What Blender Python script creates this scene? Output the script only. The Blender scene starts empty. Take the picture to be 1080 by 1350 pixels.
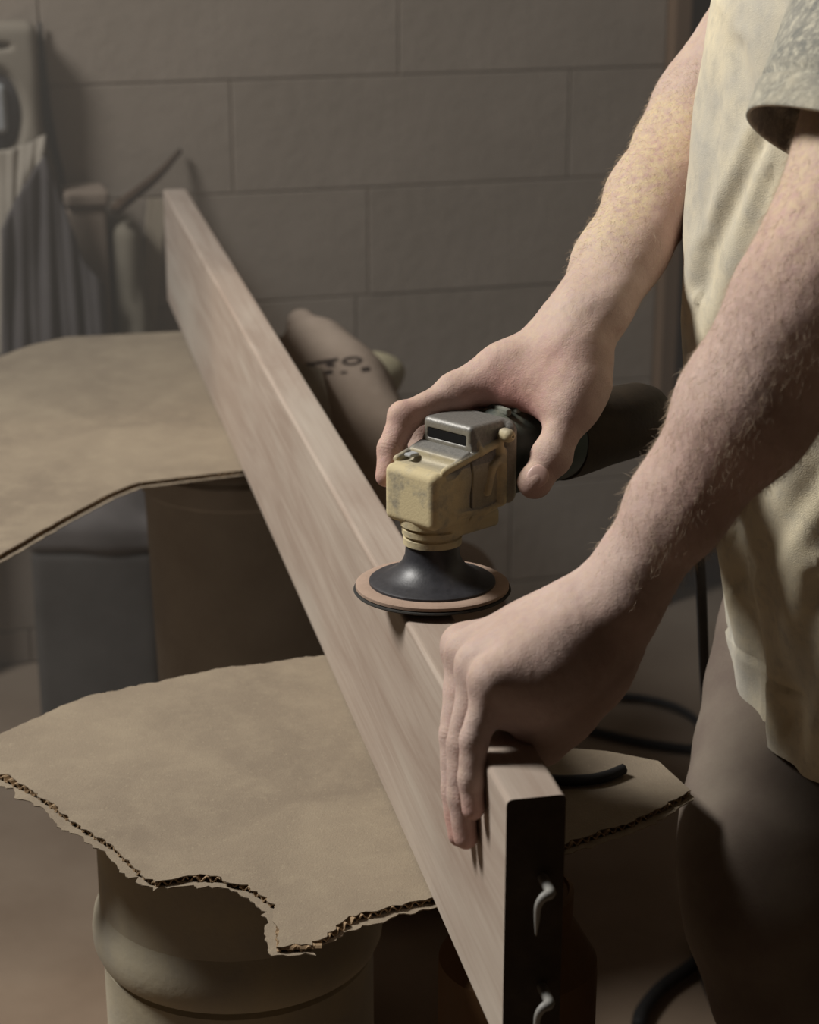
import bpy, bmesh, math, random
import numpy as np
from mathutils import Vector, Matrix
import openvdb as vdb

random.seed(4)
RNG = np.random.default_rng(4)
SC = bpy.context.scene
COL = SC.collection

# ------------------------------------------------------------------ camera
F_PX = 2600.0
PITCH = math.atan(914 / F_PX)
CAM = np.array([0.0, 0.0, 1.5])
FW = np.array([0, math.cos(PITCH), -math.sin(PITCH)])
UP = np.array([0, math.sin(PITCH), math.cos(PITCH)])
RT = np.array([1.0, 0, 0])
cam_data = bpy.data.cameras.new('camera')
cam = bpy.data.objects.new('camera', cam_data)
COL.objects.link(cam)
cam.location = CAM
cam.rotation_euler = (math.pi / 2 - PITCH, 0, 0)
cam_data.sensor_fit = 'VERTICAL'
cam_data.sensor_height = 24.0
cam_data.lens = 24.0 * F_PX / 1350.0
cam_data.clip_start = 0.02
cam_data.dof.use_dof = True
cam_data.dof.focus_distance = 1.40
cam_data.dof.aperture_fstop = 6.0
SC.camera = cam

# ------------------------------------------------------------------ world, lamp, exposure
world = bpy.data.worlds.new('world')
SC.world = world
world.use_nodes = True
wb = world.node_tree.nodes['Background']
wb.inputs[0].default_value = (1.0, 0.86, 0.74, 1)
wb.inputs[1].default_value = 0.012

def area_lamp(name, loc, target, size, power, col):
    l = bpy.data.lights.new(name, 'AREA')
    l.shape = 'DISK'
    l.size = size
    l.energy = power
    l.color = col
    o = bpy.data.objects.new(name, l)
    COL.objects.link(o)
    o.location = loc
    d = Vector(target) - Vector(loc)
    o.rotation_euler = d.to_track_quat('-Z', 'Y').to_euler()
    return o
area_lamp('work_lamp', (-1.95, 1.78, 3.1), (0.1, 1.5, 0.95), 0.80, 108, (1.0, 0.97, 0.92))
SC.view_settings.view_transform = 'Standard'
SC.view_settings.look = 'None'
SC.view_settings.gamma = 1.0
SC.view_settings.use_curve_mapping = False
SC.view_settings.exposure = 0.0

# ------------------------------------------------------------------ pixel helpers (photo pixels -> points of the place)
def ray(x, y):
    return FW + RT * (x - 540) / F_PX + UP * (675 - y) / F_PX
def P(x, y, d):
    return CAM + ray(x, y) * d
def Z(x, y, z):
    r = ray(x, y)
    return CAM + r * ((z - CAM[2]) / r[2])
def plane(x, y, p0, n):
    r = ray(x, y)
    return CAM + r * (((p0 - CAM) @ n) / (r @ n))
def px_many(w):
    d = np.asarray(w, float) - CAM
    k = d @ FW
    return np.stack([540 + F_PX * (d @ RT) / k, 675 - F_PX * (d @ UP) / k], axis=1)
def px(w):
    d = np.asarray(w) - CAM
    k = d @ FW
    return (540 + F_PX * (d @ RT) / k, 675 - F_PX * (d @ UP) / k, k)

# ------------------------------------------------------------------ materials
def lin(r, g, b):
    f = lambda c: (c / 255 / 12.92) if c / 255 <= 0.04045 else ((c / 255 + 0.055) / 1.055) ** 2.4
    return (f(r), f(g), f(b), 1)

class M:
    def __init__(s, name):
        s.m = bpy.data.materials.new(name)
        s.m.use_nodes = True
        s.t = s.m.node_tree
        s.b = s.t.nodes['Principled BSDF']
        s.out = s.t.nodes['Material Output']
        s._c = None
    def n(s, typ, **kw):
        n = s.t.nodes.new(typ)
        for k, v in kw.items():
            setattr(n, k, v)
        return n
    def l(s, a, b):
        s.t.links.new(a, b)
    def coords(s, scale=(1, 1, 1), rot=(0, 0, 0)):
        tc = s.n('ShaderNodeTexCoord')
        mp = s.n('ShaderNodeMapping')
        mp.inputs['Scale'].default_value = scale
        mp.inputs['Rotation'].default_value = rot
        s.l(tc.outputs['Object'], mp.inputs['Vector'])
        return mp.outputs['Vector']
    def noise(s, scale, detail=4, rough=0.55, sc=(1, 1, 1), dist=0.0):
        n = s.n('ShaderNodeTexNoise')
        n.inputs['Scale'].default_value = scale
        n.inputs['Detail'].default_value = detail
        n.inputs['Roughness'].default_value = rough
        n.inputs['Distortion'].default_value = dist
        s.l(s.coords(sc), n.inputs['Vector'])
        return n.outputs['Fac']
    def ramp(s, fac, lo, hi, a=0.0, b=1.0):
        n = s.n('ShaderNodeMapRange')
        n.inputs['From Min'].default_value = lo
        n.inputs['From Max'].default_value = hi
        n.inputs['To Min'].default_value = a
        n.inputs['To Max'].default_value = b
        s.l(fac, n.inputs['Value'])
        return n.outputs['Result']
    def mix(s, fac, a, b, mode='MIX'):
        n = s.n('ShaderNodeMix', data_type='RGBA', blend_type=mode)
        if isinstance(fac, (int, float)):
            n.inputs[0].default_value = fac
        else:
            s.l(fac, n.inputs[0])
        for i, v in ((6, a), (7, b)):
            if isinstance(v, tuple):
                n.inputs[i].default_value = v
            else:
                s.l(v, n.inputs[i])
        return n.outputs[2]
    def mul(s, a, b):
        n = s.n('ShaderNodeMath', operation='MULTIPLY')
        for i, v in ((0, a), (1, b)):
            if isinstance(v, (int, float)):
                n.inputs[i].default_value = v
            else:
                s.l(v, n.inputs[i])
        return n.outputs[0]
    def attr(s, name):
        n = s.n('ShaderNodeAttribute', attribute_name=name)
        return n.outputs['Fac']
    def color(s, c):
        if isinstance(c, tuple):
            s.b.inputs['Base Color'].default_value = c
        else:
            s.l(c, s.b.inputs['Base Color'])
        return s
    def rough(s, r):
        if isinstance(r, (int, float)):
            s.b.inputs['Roughness'].default_value = r
        else:
            s.l(r, s.b.inputs['Roughness'])
        return s
    def spec(s, v):
        s.b.inputs['Specular IOR Level'].default_value = v
        return s
    def metal(s, v):
        s.b.inputs['Metallic'].default_value = v
        return s
    def bump(s, h, strength=0.3, dist=0.001):
        n = s.n('ShaderNodeBump')
        n.inputs['Strength'].default_value = strength
        n.inputs['Distance'].default_value = dist
        s.l(h, n.inputs['Height'])
        s.l(n.outputs['Normal'], s.b.inputs['Normal'])
        return s
    def up(s, lo=0.2, hi=0.9):
        """how far the surface faces up: where settled dust lies"""
        g = s.n('ShaderNodeNewGeometry')
        x = s.n('ShaderNodeSeparateXYZ')
        s.l(g.outputs['Normal'], x.inputs[0])
        return s.ramp(x.outputs['Z'], lo, hi)

def simple(name, c1, c2, scale=20, rough=0.8, bump=0.2, bscale=None, spec=0.25, metal=0.0, sc=(1, 1, 1), bdist=0.001):
    m = M(name)
    f = m.noise(scale, 5, 0.6, sc)
    m.color(m.mix(m.ramp(f, 0.3, 0.7), c1, c2)).rough(rough).spec(spec).metal(metal)
    if bump:
        m.bump(m.noise(bscale or scale * 6, 4, 0.6, sc), bump, bdist)
    return m.m

# dusty wood of the board (object X runs along the grain)
def wood(name, c1, c2, c3, patch):
    m = M(name)
    g1 = m.noise(9, 6, 0.62, (0.35, 3.0, 3.0), 1.2)
    g2 = m.noise(70, 5, 0.6, (0.05, 2.0, 2.0), 0.3)
    g3 = m.noise(5, 3, 0.5, (0.5, 2.0, 2.0), 0.4)
    c = m.mix(m.ramp(g1, 0.36, 0.64), c1, c2)
    c = m.mix(m.ramp(g2, 0.45, 0.75, 0, 0.55), c, c3)
    c = m.mix(m.ramp(g3, 0.5, 0.72, 0, 0.6), c, patch)
    m.color(c).rough(0.8).spec(0.2)
    m.bump(g2, 0.18, 0.0008)
    return m.m
MAT = {}
MAT['board'] = wood('board_wood', lin(160, 144, 131), lin(176, 162, 149), lin(142, 122, 108), lin(188, 179, 166))
MAT['end_grain_shade'] = simple('end_grain_shade', lin(74, 64, 54), lin(62, 53, 45), 60, 0.9, 0.3)  # end face darker than the timber: its shade is put into the colour
MAT['lath'] = wood('lath_wood', lin(150, 136, 118), lin(160, 146, 126), lin(120, 104, 90), lin(160, 150, 134))

def cardboard_mat():
    m = M('dusty_cardboard')
    f1 = m.noise(5, 5, 0.6)
    f2 = m.noise(28, 5, 0.65)
    f3 = m.noise(600, 3, 0.7)
    c = m.mix(m.ramp(f1, 0.35, 0.65), lin(130, 118, 103), lin(148, 135, 117))
    c = m.mix(m.ramp(f2, 0.45, 0.75, 0, 0.45), c, lin(164, 151, 130))
    c = m.mix(m.ramp(f3, 0.55, 0.8, 0, 0.3), c, lin(112, 98, 82))
    m.color(c).rough(0.95).spec(0.1)
    c2_ = m.mix(m.ramp(m.noise(240, 3, 0.8), 0.58, 0.74, 0, 0.35), c, lin(176, 164, 140))
    m.color(c2_)
    m.bump(f3, 0.5, 0.001)
    return m.m
MAT['card'] = cardboard_mat()
MAT['flute'] = simple('cardboard_core', lin(150, 126, 98), lin(170, 146, 116), 60, 0.95, 0.2)

def skin_mat():
    m = M('dusty_skin')
    f1 = m.noise(26, 5, 0.6)
    f2 = m.noise(95, 5, 0.65)
    f3 = m.noise(700, 4, 0.7)
    base = m.mix(m.ramp(f1, 0.35, 0.68), lin(184, 158, 148), lin(198, 174, 165))
    base = m.mix(m.ramp(f2, 0.5, 0.8, 0, 0.4), base, lin(172, 138, 130))
    red = m.mul(m.attr('red'), m.ramp(f1, 0.25, 0.7, 0.5, 1.0))
    base = m.mix(red, base, lin(192, 134, 126))
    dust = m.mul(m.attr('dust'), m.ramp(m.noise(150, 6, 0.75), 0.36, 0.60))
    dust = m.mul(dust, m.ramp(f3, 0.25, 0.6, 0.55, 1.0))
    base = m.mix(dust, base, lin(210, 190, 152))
    m.color(base).rough(0.62).spec(0.3)
    m.b.inputs['Subsurface Weight'].default_value = 0.06
    m.b.inputs['Subsurface Radius'].default_value = (0.008, 0.003, 0.0015)
    m.b.inputs['Subsurface Scale'].default_value = 0.5
    n = m.n('ShaderNodeMath', operation='ADD')
    m.l(m.mul(f2, 1.0), n.inputs[0])
    m.l(m.mul(f3, 0.45), n.inputs[1])
    m.bump(n.outputs[0], 0.6, 0.0014)
    return m.m
MAT['skin'] = skin_mat()
MAT['nail'] = simple('fingernail', lin(196, 160, 150), lin(206, 176, 166), 60, 0.4, 0.05, spec=0.4)
hm = M('pale_hair'); hm.color(lin(206, 190, 166)).rough(0.6).spec(0.3)
MAT['hair'] = hm.m

def shirt_mat():
    m = M('dusty_shirt')
    f1 = m.noise(9, 5, 0.62)
    f2 = m.noise(60, 6, 0.68)
    f3 = m.noise(420, 4, 0.75)
    c = m.mix(m.ramp(f1, 0.36, 0.62), lin(188, 183, 170), lin(228, 216, 186))
    c = m.mix(m.ramp(f2, 0.5, 0.72, 0, 0.4), c, lin(158, 154, 144))
    f4 = m.noise(200, 5, 0.7)
    slv = m.mul(m.attr('sleeve'), m.ramp(f2, 0.30, 0.62, 0.55, 1.0))
    c = m.mix(slv, c, lin(126, 126, 120))
    c = m.mix(m.mul(m.attr('sleeve'), m.ramp(f4, 0.48, 0.66, 0, 0.75)), c, lin(206, 200, 180))
    c = m.mix(m.ramp(f3, 0.58, 0.78, 0, 0.5), c, lin(232, 222, 196))
    m.color(c).rough(0.95).spec(0.1)
    m.b.inputs['Sheen Weight'].default_value = 0.15
    m.bump(m.noise(900, 4, 0.7), 0.5, 0.0012)
    return m.m
MAT['shirt'] = shirt_mat()
MAT['trousers'] = simple('dusty_trousers', lin(112, 100, 92), lin(130, 120, 108), 14, 0.95, 0.35, 260, 0.1)

MAT['block'] = simple('dusty_block', lin(146, 133, 119), lin(162, 148, 134), 4.0, 0.95, 0.45, 34, 0.1, bdist=0.004)
MAT['mortar'] = simple('mortar', lin(136, 121, 106), lin(154, 138, 122), 18, 0.95, 0.4, 80, 0.1)
MAT['room'] = simple('dark_room_wall', lin(92, 80, 68), lin(82, 70, 60), 3, 0.95, 0.2, 20, 0.1)
MAT['floor'] = simple('dusty_floor', lin(150, 132, 114), lin(132, 114, 97), 3.5, 0.95, 0.35, 40, 0.1, bdist=0.003)
MAT['door_wood'] = simple('door_trim_wood', lin(128, 102, 80), lin(112, 90, 70), 6, 0.8, 0.2, 40, 0.2, sc=(6, 6, 0.6))
MAT['door_dark'] = simple('door_dark_wood', lin(74, 40, 22), lin(60, 32, 18), 6, 0.7, 0.2, 40, 0.3, sc=(6, 6, 0.6))
MAT['trim_grey'] = simple('grey_trim', lin(150, 142, 126), lin(134, 128, 114), 10, 0.8, 0.1)

def metal_dust():
    m = M('dusty_cast_aluminium')
    f1 = m.noise(60, 5, 0.65)
    f2 = m.noise(500, 4, 0.7)
    dust = m.mul(m.attr('dust'), m.ramp(f1, 0.18, 0.5))  # mask also carries the shade painted on head and collar
    c = m.mix(m.ramp(f2, 0.4, 0.7), lin(118, 116, 112), lin(140, 138, 132))
    c = m.mix(dust, c, lin(208, 194, 156))
    m.color(c).spec(0.5)
    m.rough(m.ramp(dust, 0, 1, 0.42, 0.95))
    m.bump(f2, 0.4, 0.0008)
    m.b.inputs['Metallic'].default_value = 0.25
    return m.m
MAT['cast'] = metal_dust()
def green_plastic():
    m = M('dusty_green_plastic')
    f1 = m.noise(70, 5, 0.65)
    dust = m.mul(m.up(0.55, 1.0), m.ramp(f1, 0.35, 0.65, 0, 0.8))
    m.color(m.mix(dust, lin(48, 58, 54), lin(150, 148, 130))).rough(0.6).spec(0.4)
    m.bump(m.noise(700), 0.15, 0.0005)
    return m.m
MAT['green'] = green_plastic()
MAT['handle'] = simple('dark_rubber_handle', lin(44, 36, 26), lin(56, 46, 34), 50, 0.75, 0.3, 400, 0.3)
MAT['vent'] = simple('dusty_vent', lin(132, 132, 122), lin(92, 96, 86), 120, 0.8, 0.2)
MAT['black'] = simple('black_slot', lin(14, 13, 12), lin(18, 16, 15), 20, 0.8, 0.0)
MAT['hub'] = simple('black_rubber_pad', lin(44, 44, 48), lin(58, 58, 62), 200, 0.42, 0.1, 600, 0.5)
MAT['pad_rim'] = simple('dusty_pad_rim', lin(176, 152, 136), lin(160, 138, 122), 40, 0.9, 0.3, 600, 0.15)
MAT['abrasive'] = simple('grey_abrasive', lin(58, 58, 58), lin(74, 72, 68), 300, 0.9, 0.6, 1200, 0.2)
MAT['cord'] = simple('black_cord', lin(34, 33, 34), lin(46, 44, 44), 40, 0.7, 0.0, spec=0.3)
MAT['nail_steel'] = simple('nail_steel', lin(150, 148, 142), lin(134, 132, 128), 80, 0.6, 0.0, spec=0.6)
MAT['drum'] = simple('dusty_white_plastic', lin(162, 156, 144), lin(182, 172, 148), 16, 0.85, 0.35, 160, 0.2)
MAT['groove'] = simple('dark_groove', lin(44, 36, 26), lin(60, 48, 34), 60, 0.9, 0.2)
MAT['canister'] = simple('brown_canister', lin(104, 76, 48), lin(84, 62, 40), 12, 0.7, 0.2, 100, 0.2)
MAT['bucket'] = simple('grey_bucket', lin(168, 164, 158), lin(150, 145, 139), 10, 0.85, 0.2, 80, 0.2)
MAT['bin'] = simple('dark_grey_bin', lin(100, 95, 90), lin(82, 77, 72), 8, 0.9, 0.3, 60, 0.15)
MAT['bin_lid'] = simple('grey_bin_lid', lin(124, 116, 112), lin(104, 98, 94), 9, 0.9, 0.2, 60, 0.15)
MAT['tarp'] = simple('dark_grey_tarp', lin(82, 77, 76), lin(96, 90, 88), 9, 0.95, 0.3, 80, 0.1)
MAT['sheet'] = simple('dusty_pale_sheet', lin(164, 154, 140), lin(146, 135, 120), 8, 0.95, 0.4, 60, 0.1)
MAT['housing'] = simple('beige_housing', lin(146, 136, 122), lin(132, 122, 108), 8, 0.9, 0.3, 60, 0.15)
MAT['port'] = simple('dark_port', lin(70, 66, 66), lin(56, 53, 54), 12, 0.8, 0.2)
MAT['steel'] = simple('pale_steel', lin(176, 178, 178), lin(150, 152, 152), 14, 0.5, 0.1, spec=0.5)
MAT['sack'] = simple('paper_sack', lin(176, 158, 142), lin(158, 140, 124), 9, 0.95, 0.4, 40, 0.1, bdist=0.004)
MAT['ink'] = simple('black_ink', lin(60, 50, 46), lin(72, 62, 56), 80, 0.95, 0.0)
MAT['cream'] = simple('cream_cloth', lin(196, 184, 150), lin(176, 166, 138), 14, 0.95, 0.4, 90, 0.1)
MAT['crate'] = simple('dusty_brown_box', lin(142, 126, 112), lin(128, 112, 98), 8, 0.95, 0.3, 60, 0.1)
MAT['greensack'] = simple('greenish_grey_sack', lin(138, 128, 112), lin(124, 116, 102), 8, 0.95, 0.4, 50, 0.1)
MAT['stick'] = simple('dark_stick', lin(84, 66, 50), lin(70, 54, 42), 30, 0.85, 0.2)

# ------------------------------------------------------------------ object helpers
def tag(o, label=None, cat=None, group=None, kind=None):
    if label: o['label'] = label
    if cat: o['category'] = cat
    if group: o['group'] = group
    if kind: o['kind'] = kind
    return o
def link(name, me, mat, parent=None, loc=None, rot=None):
    o = bpy.data.objects.new(name, me)
    COL.objects.link(o)
    if mat is not None and hasattr(me, 'materials'):
        me.materials.append(mat)
    if parent is not None:
        o.parent = parent
    if loc is not None:
        o.location = loc
    if rot is not None:
        o.rotation_euler = rot
    return o
def empty(name, loc, rz=0):
    o = bpy.data.objects.new(name, None)
    COL.objects.link(o)
    o.empty_display_size = 0.05
    o.location = loc
    o.rotation_euler = (0, 0, rz)
    return o
def obj(name, bm, mat, parent=None, loc=None, rot=None, smooth=False):
    me = bpy.data.meshes.new(name)
    bmesh.ops.recalc_face_normals(bm, faces=bm.faces)
    bm.to_mesh(me)
    bm.free()
    if smooth:
        me.shade_smooth()
    return link(name, me, mat, parent, loc, rot)
def add_box(bm, c, s, rot=None, bevel=0.0, seg=2):
    m = Matrix.Translation(c)
    if rot is not None:
        m = m @ rot.to_4x4()
    r = bmesh.ops.create_cube(bm, size=1, matrix=m @ Matrix.Diagonal((s[0], s[1], s[2], 1)))
    if bevel:
        vs = r['verts']
        es = list({e for v in vs for e in v.link_edges})
        bmesh.ops.bevel(bm, geom=es, offset=bevel, segments=seg, affect='EDGES', profile=0.5)
def box(name, c, s, mat, parent=None, bevel=0.003, rz=0.0, rot=None, loc=None, seg=2):
    bm = bmesh.new()
    R = rot if rot is not None else Matrix.Rotation(rz, 3, 'Z')
    add_box(bm, c, s, R, bevel, seg)
    return obj(name, bm, mat, parent, loc)
def lathe(name, prof, mat, parent=None, axis='Z', n=64, c=(0, 0, 0), smooth=True, loc=None, wob=0.0):
    """prof: list of (r, h); axis Z or X through c"""
    bm = bmesh.new()
    rings = []
    for (r, h) in prof:
        ring = []
        for i in range(n):
            a = 2 * math.pi * i / n
            rr = r * (1 + wob * math.sin(3 * a + h * 20))
            if axis == 'Z':
                p = (c[0] + rr * math.cos(a), c[1] + rr * math.sin(a), c[2] + h)
            else:
                p = (c[0] + h, c[1] + rr * math.cos(a), c[2] + rr * math.sin(a))
            ring.append(bm.verts.new(p))
        rings.append(ring)
    for a, b in zip(rings[:-1], rings[1:]):
        for i in range(n):
            bm.faces.new((a[i], a[(i + 1) % n], b[(i + 1) % n], b[i]))
    if prof[0][0] > 1e-6: bm.faces.new(rings[0])
    if prof[-1][0] > 1e-6: bm.faces.new(rings[-1])
    bmesh.ops.remove_doubles(bm, verts=bm.verts, dist=1e-6)
    o = obj(name, bm, mat, parent, loc)
    if smooth:
        o.data.shade_smooth()
        es = o.modifiers.new('edges', 'EDGE_SPLIT')
        es.split_angle = math.radians(40)
    return o
def catmull(pts, n=10):
    pts = [np.asarray(p, float) for p in pts]
    q = [2 * pts[0] - pts[1]] + pts + [2 * pts[-1] - pts[-2]]
    out = []
    for i in range(1, len(q) - 2):
        for k in range(n):
            t = k / n
            out.append(0.5 * (2 * q[i] + (q[i + 1] - q[i - 1]) * t + (2 * q[i - 1] - 5 * q[i] + 4 * q[i + 1] - q[i + 2]) * t * t + (3 * q[i] - q[i - 1] - 3 * q[i + 1] + q[i + 2]) * t ** 3))
    out.append(pts[-1])
    return out
def tube(name, pts, r, mat, parent=None, n=10, smooth_n=8, loc=None):
    pts = catmull(pts, smooth_n) if smooth_n else [np.asarray(p, float) for p in pts]
    rs = r if isinstance(r, (list, tuple)) else [r, r]
    bm = bmesh.new()
    prev = None
    up = np.array([0.3, 0.2, 0.9])
    N = len(pts)
    for i, p in enumerate(pts):
        t = pts[min(i + 1, N - 1)] - pts[max(i - 1, 0)]
        t = t / np.linalg.norm(t)
        u = up - t * (up @ t); u /= np.linalg.norm(u)
        v = np.cross(t, u)
        up = u
        rr = np.interp(i / (N - 1), np.linspace(0, 1, len(rs)), rs)
        ring = [bm.verts.new(p + rr * (u * math.cos(a) + v * math.sin(a))) for a in np.linspace(0, 2 * math.pi, n, endpoint=False)]
        if prev:
            for k in range(n):
                bm.faces.new((prev[k], prev[(k + 1) % n], ring[(k + 1) % n], ring[k]))
        else:
            bm.faces.new(ring)
        prev = ring
    bm.faces.new(prev)
    return obj(name, bm, mat, parent, loc, smooth=True)

# ------------------------------------------------------------------ distance-field modelling (soft bodies, castings)
def smin(a, b, k):
    if k <= 0:
        return np.minimum(a, b)
    h = np.maximum(k - np.abs(a - b), 0) / k
    return np.minimum(a, b) - h * h * k * 0.25
class Field:
    BIG = 0.05
    def __init__(s, lo, hi, h):
        s.lo = np.asarray(lo, float); s.h = h
        s.n = np.ceil((np.asarray(hi) - s.lo) / h).astype(int) + 1
        s.a = np.full(s.n, s.BIG, np.float32)
    def sub(s, lo, hi):
        i0 = np.clip(np.floor((lo - s.lo) / s.h).astype(int), 0, s.n)
        i1 = np.clip(np.ceil((hi - s.lo) / s.h).astype(int) + 1, 0, s.n)
        if np.any(i1 <= i0):
            return None, None
        ax = [(s.lo[k] + s.h * np.arange(i0[k], i1[k])).astype(np.float32) for k in range(3)]
        return tuple(slice(i0[k], i1[k]) for k in range(3)), np.meshgrid(*ax, indexing='ij', sparse=True)
    def put(s, lo, hi, fn, k=0.0, op='u'):
        sl, X = s.sub(np.asarray(lo), np.asarray(hi))
        if sl is None:
            return
        d = fn(*X).astype(np.float32)
        if op == 'u':
            s.a[sl] = smin(s.a[sl], d, k)
        else:
            s.a[sl] = -smin(-s.a[sl], d, k)
    def cone(s, p0, p1, r0, r1, k=0.0, flat=None, op='u'):
        p0 = np.asarray(p0, float); p1 = np.asarray(p1, float)
        fk = 1.0 if flat is None else max(1.0, 1 / flat[1])
        m = (max(r0, r1) + k + 3 * s.h) * fk
        s.put(np.minimum(p0, p1) - m, np.maximum(p0, p1) + m, lambda x, y, z: cone_d(x, y, z, p0, p1, r0, r1, flat), k, op)
    def ell(s, c, r, k=0.0, R=None, op='u'):
        c = np.asarray(c, float); r = np.asarray(r, float)
        m = r.max() + k + 3 * s.h
        def fn(x, y, z):
            q = [x - c[0], y - c[1], z - c[2]]
            if R is not None:
                q = [R[i][0] * q[0] + R[i][1] * q[1] + R[i][2] * q[2] for i in range(3)]
            l = np.sqrt((q[0] / r[0]) ** 2 + (q[1] / r[1]) ** 2 + (q[2] / r[2]) ** 2)
            g = np.sqrt((q[0] / r[0] ** 2) ** 2 + (q[1] / r[1] ** 2) ** 2 + (q[2] / r[2] ** 2) ** 2) + 1e-6
            return np.where(l < 0.05, -r.min(), l * (l - 1) / g)
        s.put(c - m, c + m, fn, k, op)
    def box(s, c, hs, rad=0.002, k=0.0, op='u', rz=0.0, ry=0.0):
        c = np.asarray(c, float); hs = np.asarray(hs, float)
        m = np.linalg.norm(hs) + k + 3 * s.h
        cy, sy = math.cos(ry), math.sin(ry)
        cz, sz = math.cos(rz), math.sin(rz)
        def fn(x, y, z):
            x, y, z = x - c[0], y - c[1], z - c[2]
            x, y = cz * x + sz * y, -sz * x + cz * y
            x, z = cy * x - sy * z, sy * x + cy * z
            q = [np.abs(v) - h + rad for v, h in zip((x, y, z), hs)]
            o = np.sqrt(sum(np.maximum(v, 0) ** 2 for v in q))
            return o + np.minimum(np.maximum(np.maximum(q[0], q[1]), q[2]), 0) - rad
        s.put(c - m, c + m, fn, k, op)
    def grid_points(s):
        ax = [(s.lo[k] + s.h * np.arange(s.n[k])).astype(np.float32) for k in range(3)]
        return np.meshgrid(*ax, indexing='ij', sparse=True)
    def mesh(s):
        g = vdb.FloatGrid(s.BIG)
        g.copyFromArray(s.a, tolerance=0.0)
        p, q = g.convertToQuads(isovalue=0.0)
        return p.astype(np.float32) * s.h + s.lo.astype(np.float32), q
def cone_d(x, y, z, p0, p1, r0, r1, flat=None):
    ax = p1 - p0
    L = np.linalg.norm(ax) + 1e-9
    t_ = ax / L
    qx, qy, qz = x - p0[0], y - p0[1], z - p0[2]
    if flat is not None:
        n, f = np.asarray(flat[0], float), flat[1]
        n = n - t_ * (n @ t_); n = n / np.linalg.norm(n)
        w = (qx * n[0] + qy * n[1] + qz * n[2]) * (1 / f - 1)
        qx, qy, qz = qx + n[0] * w, qy + n[1] * w, qz + n[2] * w
    t = (qx * t_[0] + qy * t_[1] + qz * t_[2]) / L
    t = np.clip(t, 0, 1)
    d = np.sqrt((qx - ax[0] * t) ** 2 + (qy - ax[1] * t) ** 2 + (qz - ax[2] * t) ** 2) - (r0 + (r1 - r0) * t)
    return d * (flat[1] if flat is not None and flat[1] < 1 else 1)
def mesh_data(name, v, f, smooth=True):
    me = bpy.data.meshes.new(name)
    me.vertices.add(len(v)); me.vertices.foreach_set('co', np.ascontiguousarray(v, np.float32).ravel())
    nf, w = f.shape
    me.loops.add(nf * w); me.loops.foreach_set('vertex_index', np.ascontiguousarray(f, np.int32).ravel())
    me.polygons.add(nf); me.polygons.foreach_set('loop_start', np.arange(0, nf * w, w, dtype=np.int32))
    me.update(calc_edges=True)
    me.validate()
    if smooth:
        me.shade_smooth()
    return me
def set_attr(me, name, vals):
    a = me.attributes.new(name, 'FLOAT', 'POINT')
    a.data.foreach_set('value', np.ascontiguousarray(vals, np.float32))
def normals(me):
    n = np.empty(len(me.vertices) * 3, np.float32)
    me.vertex_normals.foreach_get('vector', n)
    return n.reshape(-1, 3)
def soft_noise(p, scale, seed=0):
    """cheap smooth pseudo-noise in -1..1 from a few sine waves"""
    r = np.random.default_rng(seed)
    o = np.zeros(len(p), np.float32)
    for i in range(7):
        d = r.normal(size=3); d /= np.linalg.norm(d)
        o += np.sin(p @ d * scale * (0.6 + 0.25 * i) + r.uniform(0, 6.28) + 1.3 * np.sin(p @ r.normal(size=3) * scale * 0.35))
    return o / 7 * 1.6

# ================================================================== THE SETTING
ALPHA = math.radians(14.8)
W0 = P(420, 180, 3.535)
WN = np.array([math.sin(ALPHA), -math.cos(ALPHA), 0])          # wall normal, towards the room
WT = np.array([math.cos(ALPHA), math.sin(ALPHA), 0])           # along the wall
def on_wall(x, y, off=0.0):
    return plane(x, y, W0 + WN * off, WN)
def wall_uv(x, y):
    p = on_wall(x, y)
    return (p - W0) @ WT, p[2]
def wall_pt(u, z, off=0.0):
    p = W0 + WT * u + WN * off
    return np.array([p[0], p[1], z])

# floor
bm = bmesh.new()
bmesh.ops.create_grid(bm, x_segments=60, y_segments=60, size=3.6, matrix=Matrix.Translation((0, 2.2, 0)))
for v in bm.verts:
    v.co.z += 0.004 * math.sin(v.co.x * 7 + 1) * math.sin(v.co.y * 6) - 0.004
fl = obj('floor', bm, MAT['floor'], smooth=True)
tag(fl, 'bare concrete floor under a brown layer of dust', 'floor', kind='structure')

# wall of large blocks, with a doorway at its right
DU0, _ = wall_uv(873, 200)
DU1 = DU0 + 0.95
root = empty('wall_back', (0, 0, 0))
tag(root, 'back wall of large dusty grey-brown masonry blocks', 'wall', kind='structure')
bm = bmesh.new()
for (u0, u1, z0, z1) in ((-2.6, DU0, 0, 2.75), (DU1, 2.8, 0, 2.75), (DU0, DU1, 2.05, 2.75)):
    c = wall_pt((u0 + u1) / 2, (z0 + z1) / 2, -0.0745)
    add_box(bm, c, (u1 - u0, 0.143, z1 - z0), Matrix.Rotation(ALPHA, 3, 'Z'))
tag(obj('mortar', bm, MAT['mortar'], root), kind='structure')
zs = sorted([wall_uv(420, y)[1] for y in (102, 247, 393)])
Hc = (zs[2] - zs[0]) / 2
rows = [zs[0] + Hc * i for i in range(-7, 9)]
vert_px = {0: 470, 1: 486, 2: 306, 3: 526}
Lb = wall_uv(750, 180)[0] - wall_uv(306, 180)[0]
gap = 0.0032
ymap = {0: 440, 1: 320, 2: 175, 3: 50}
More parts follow.
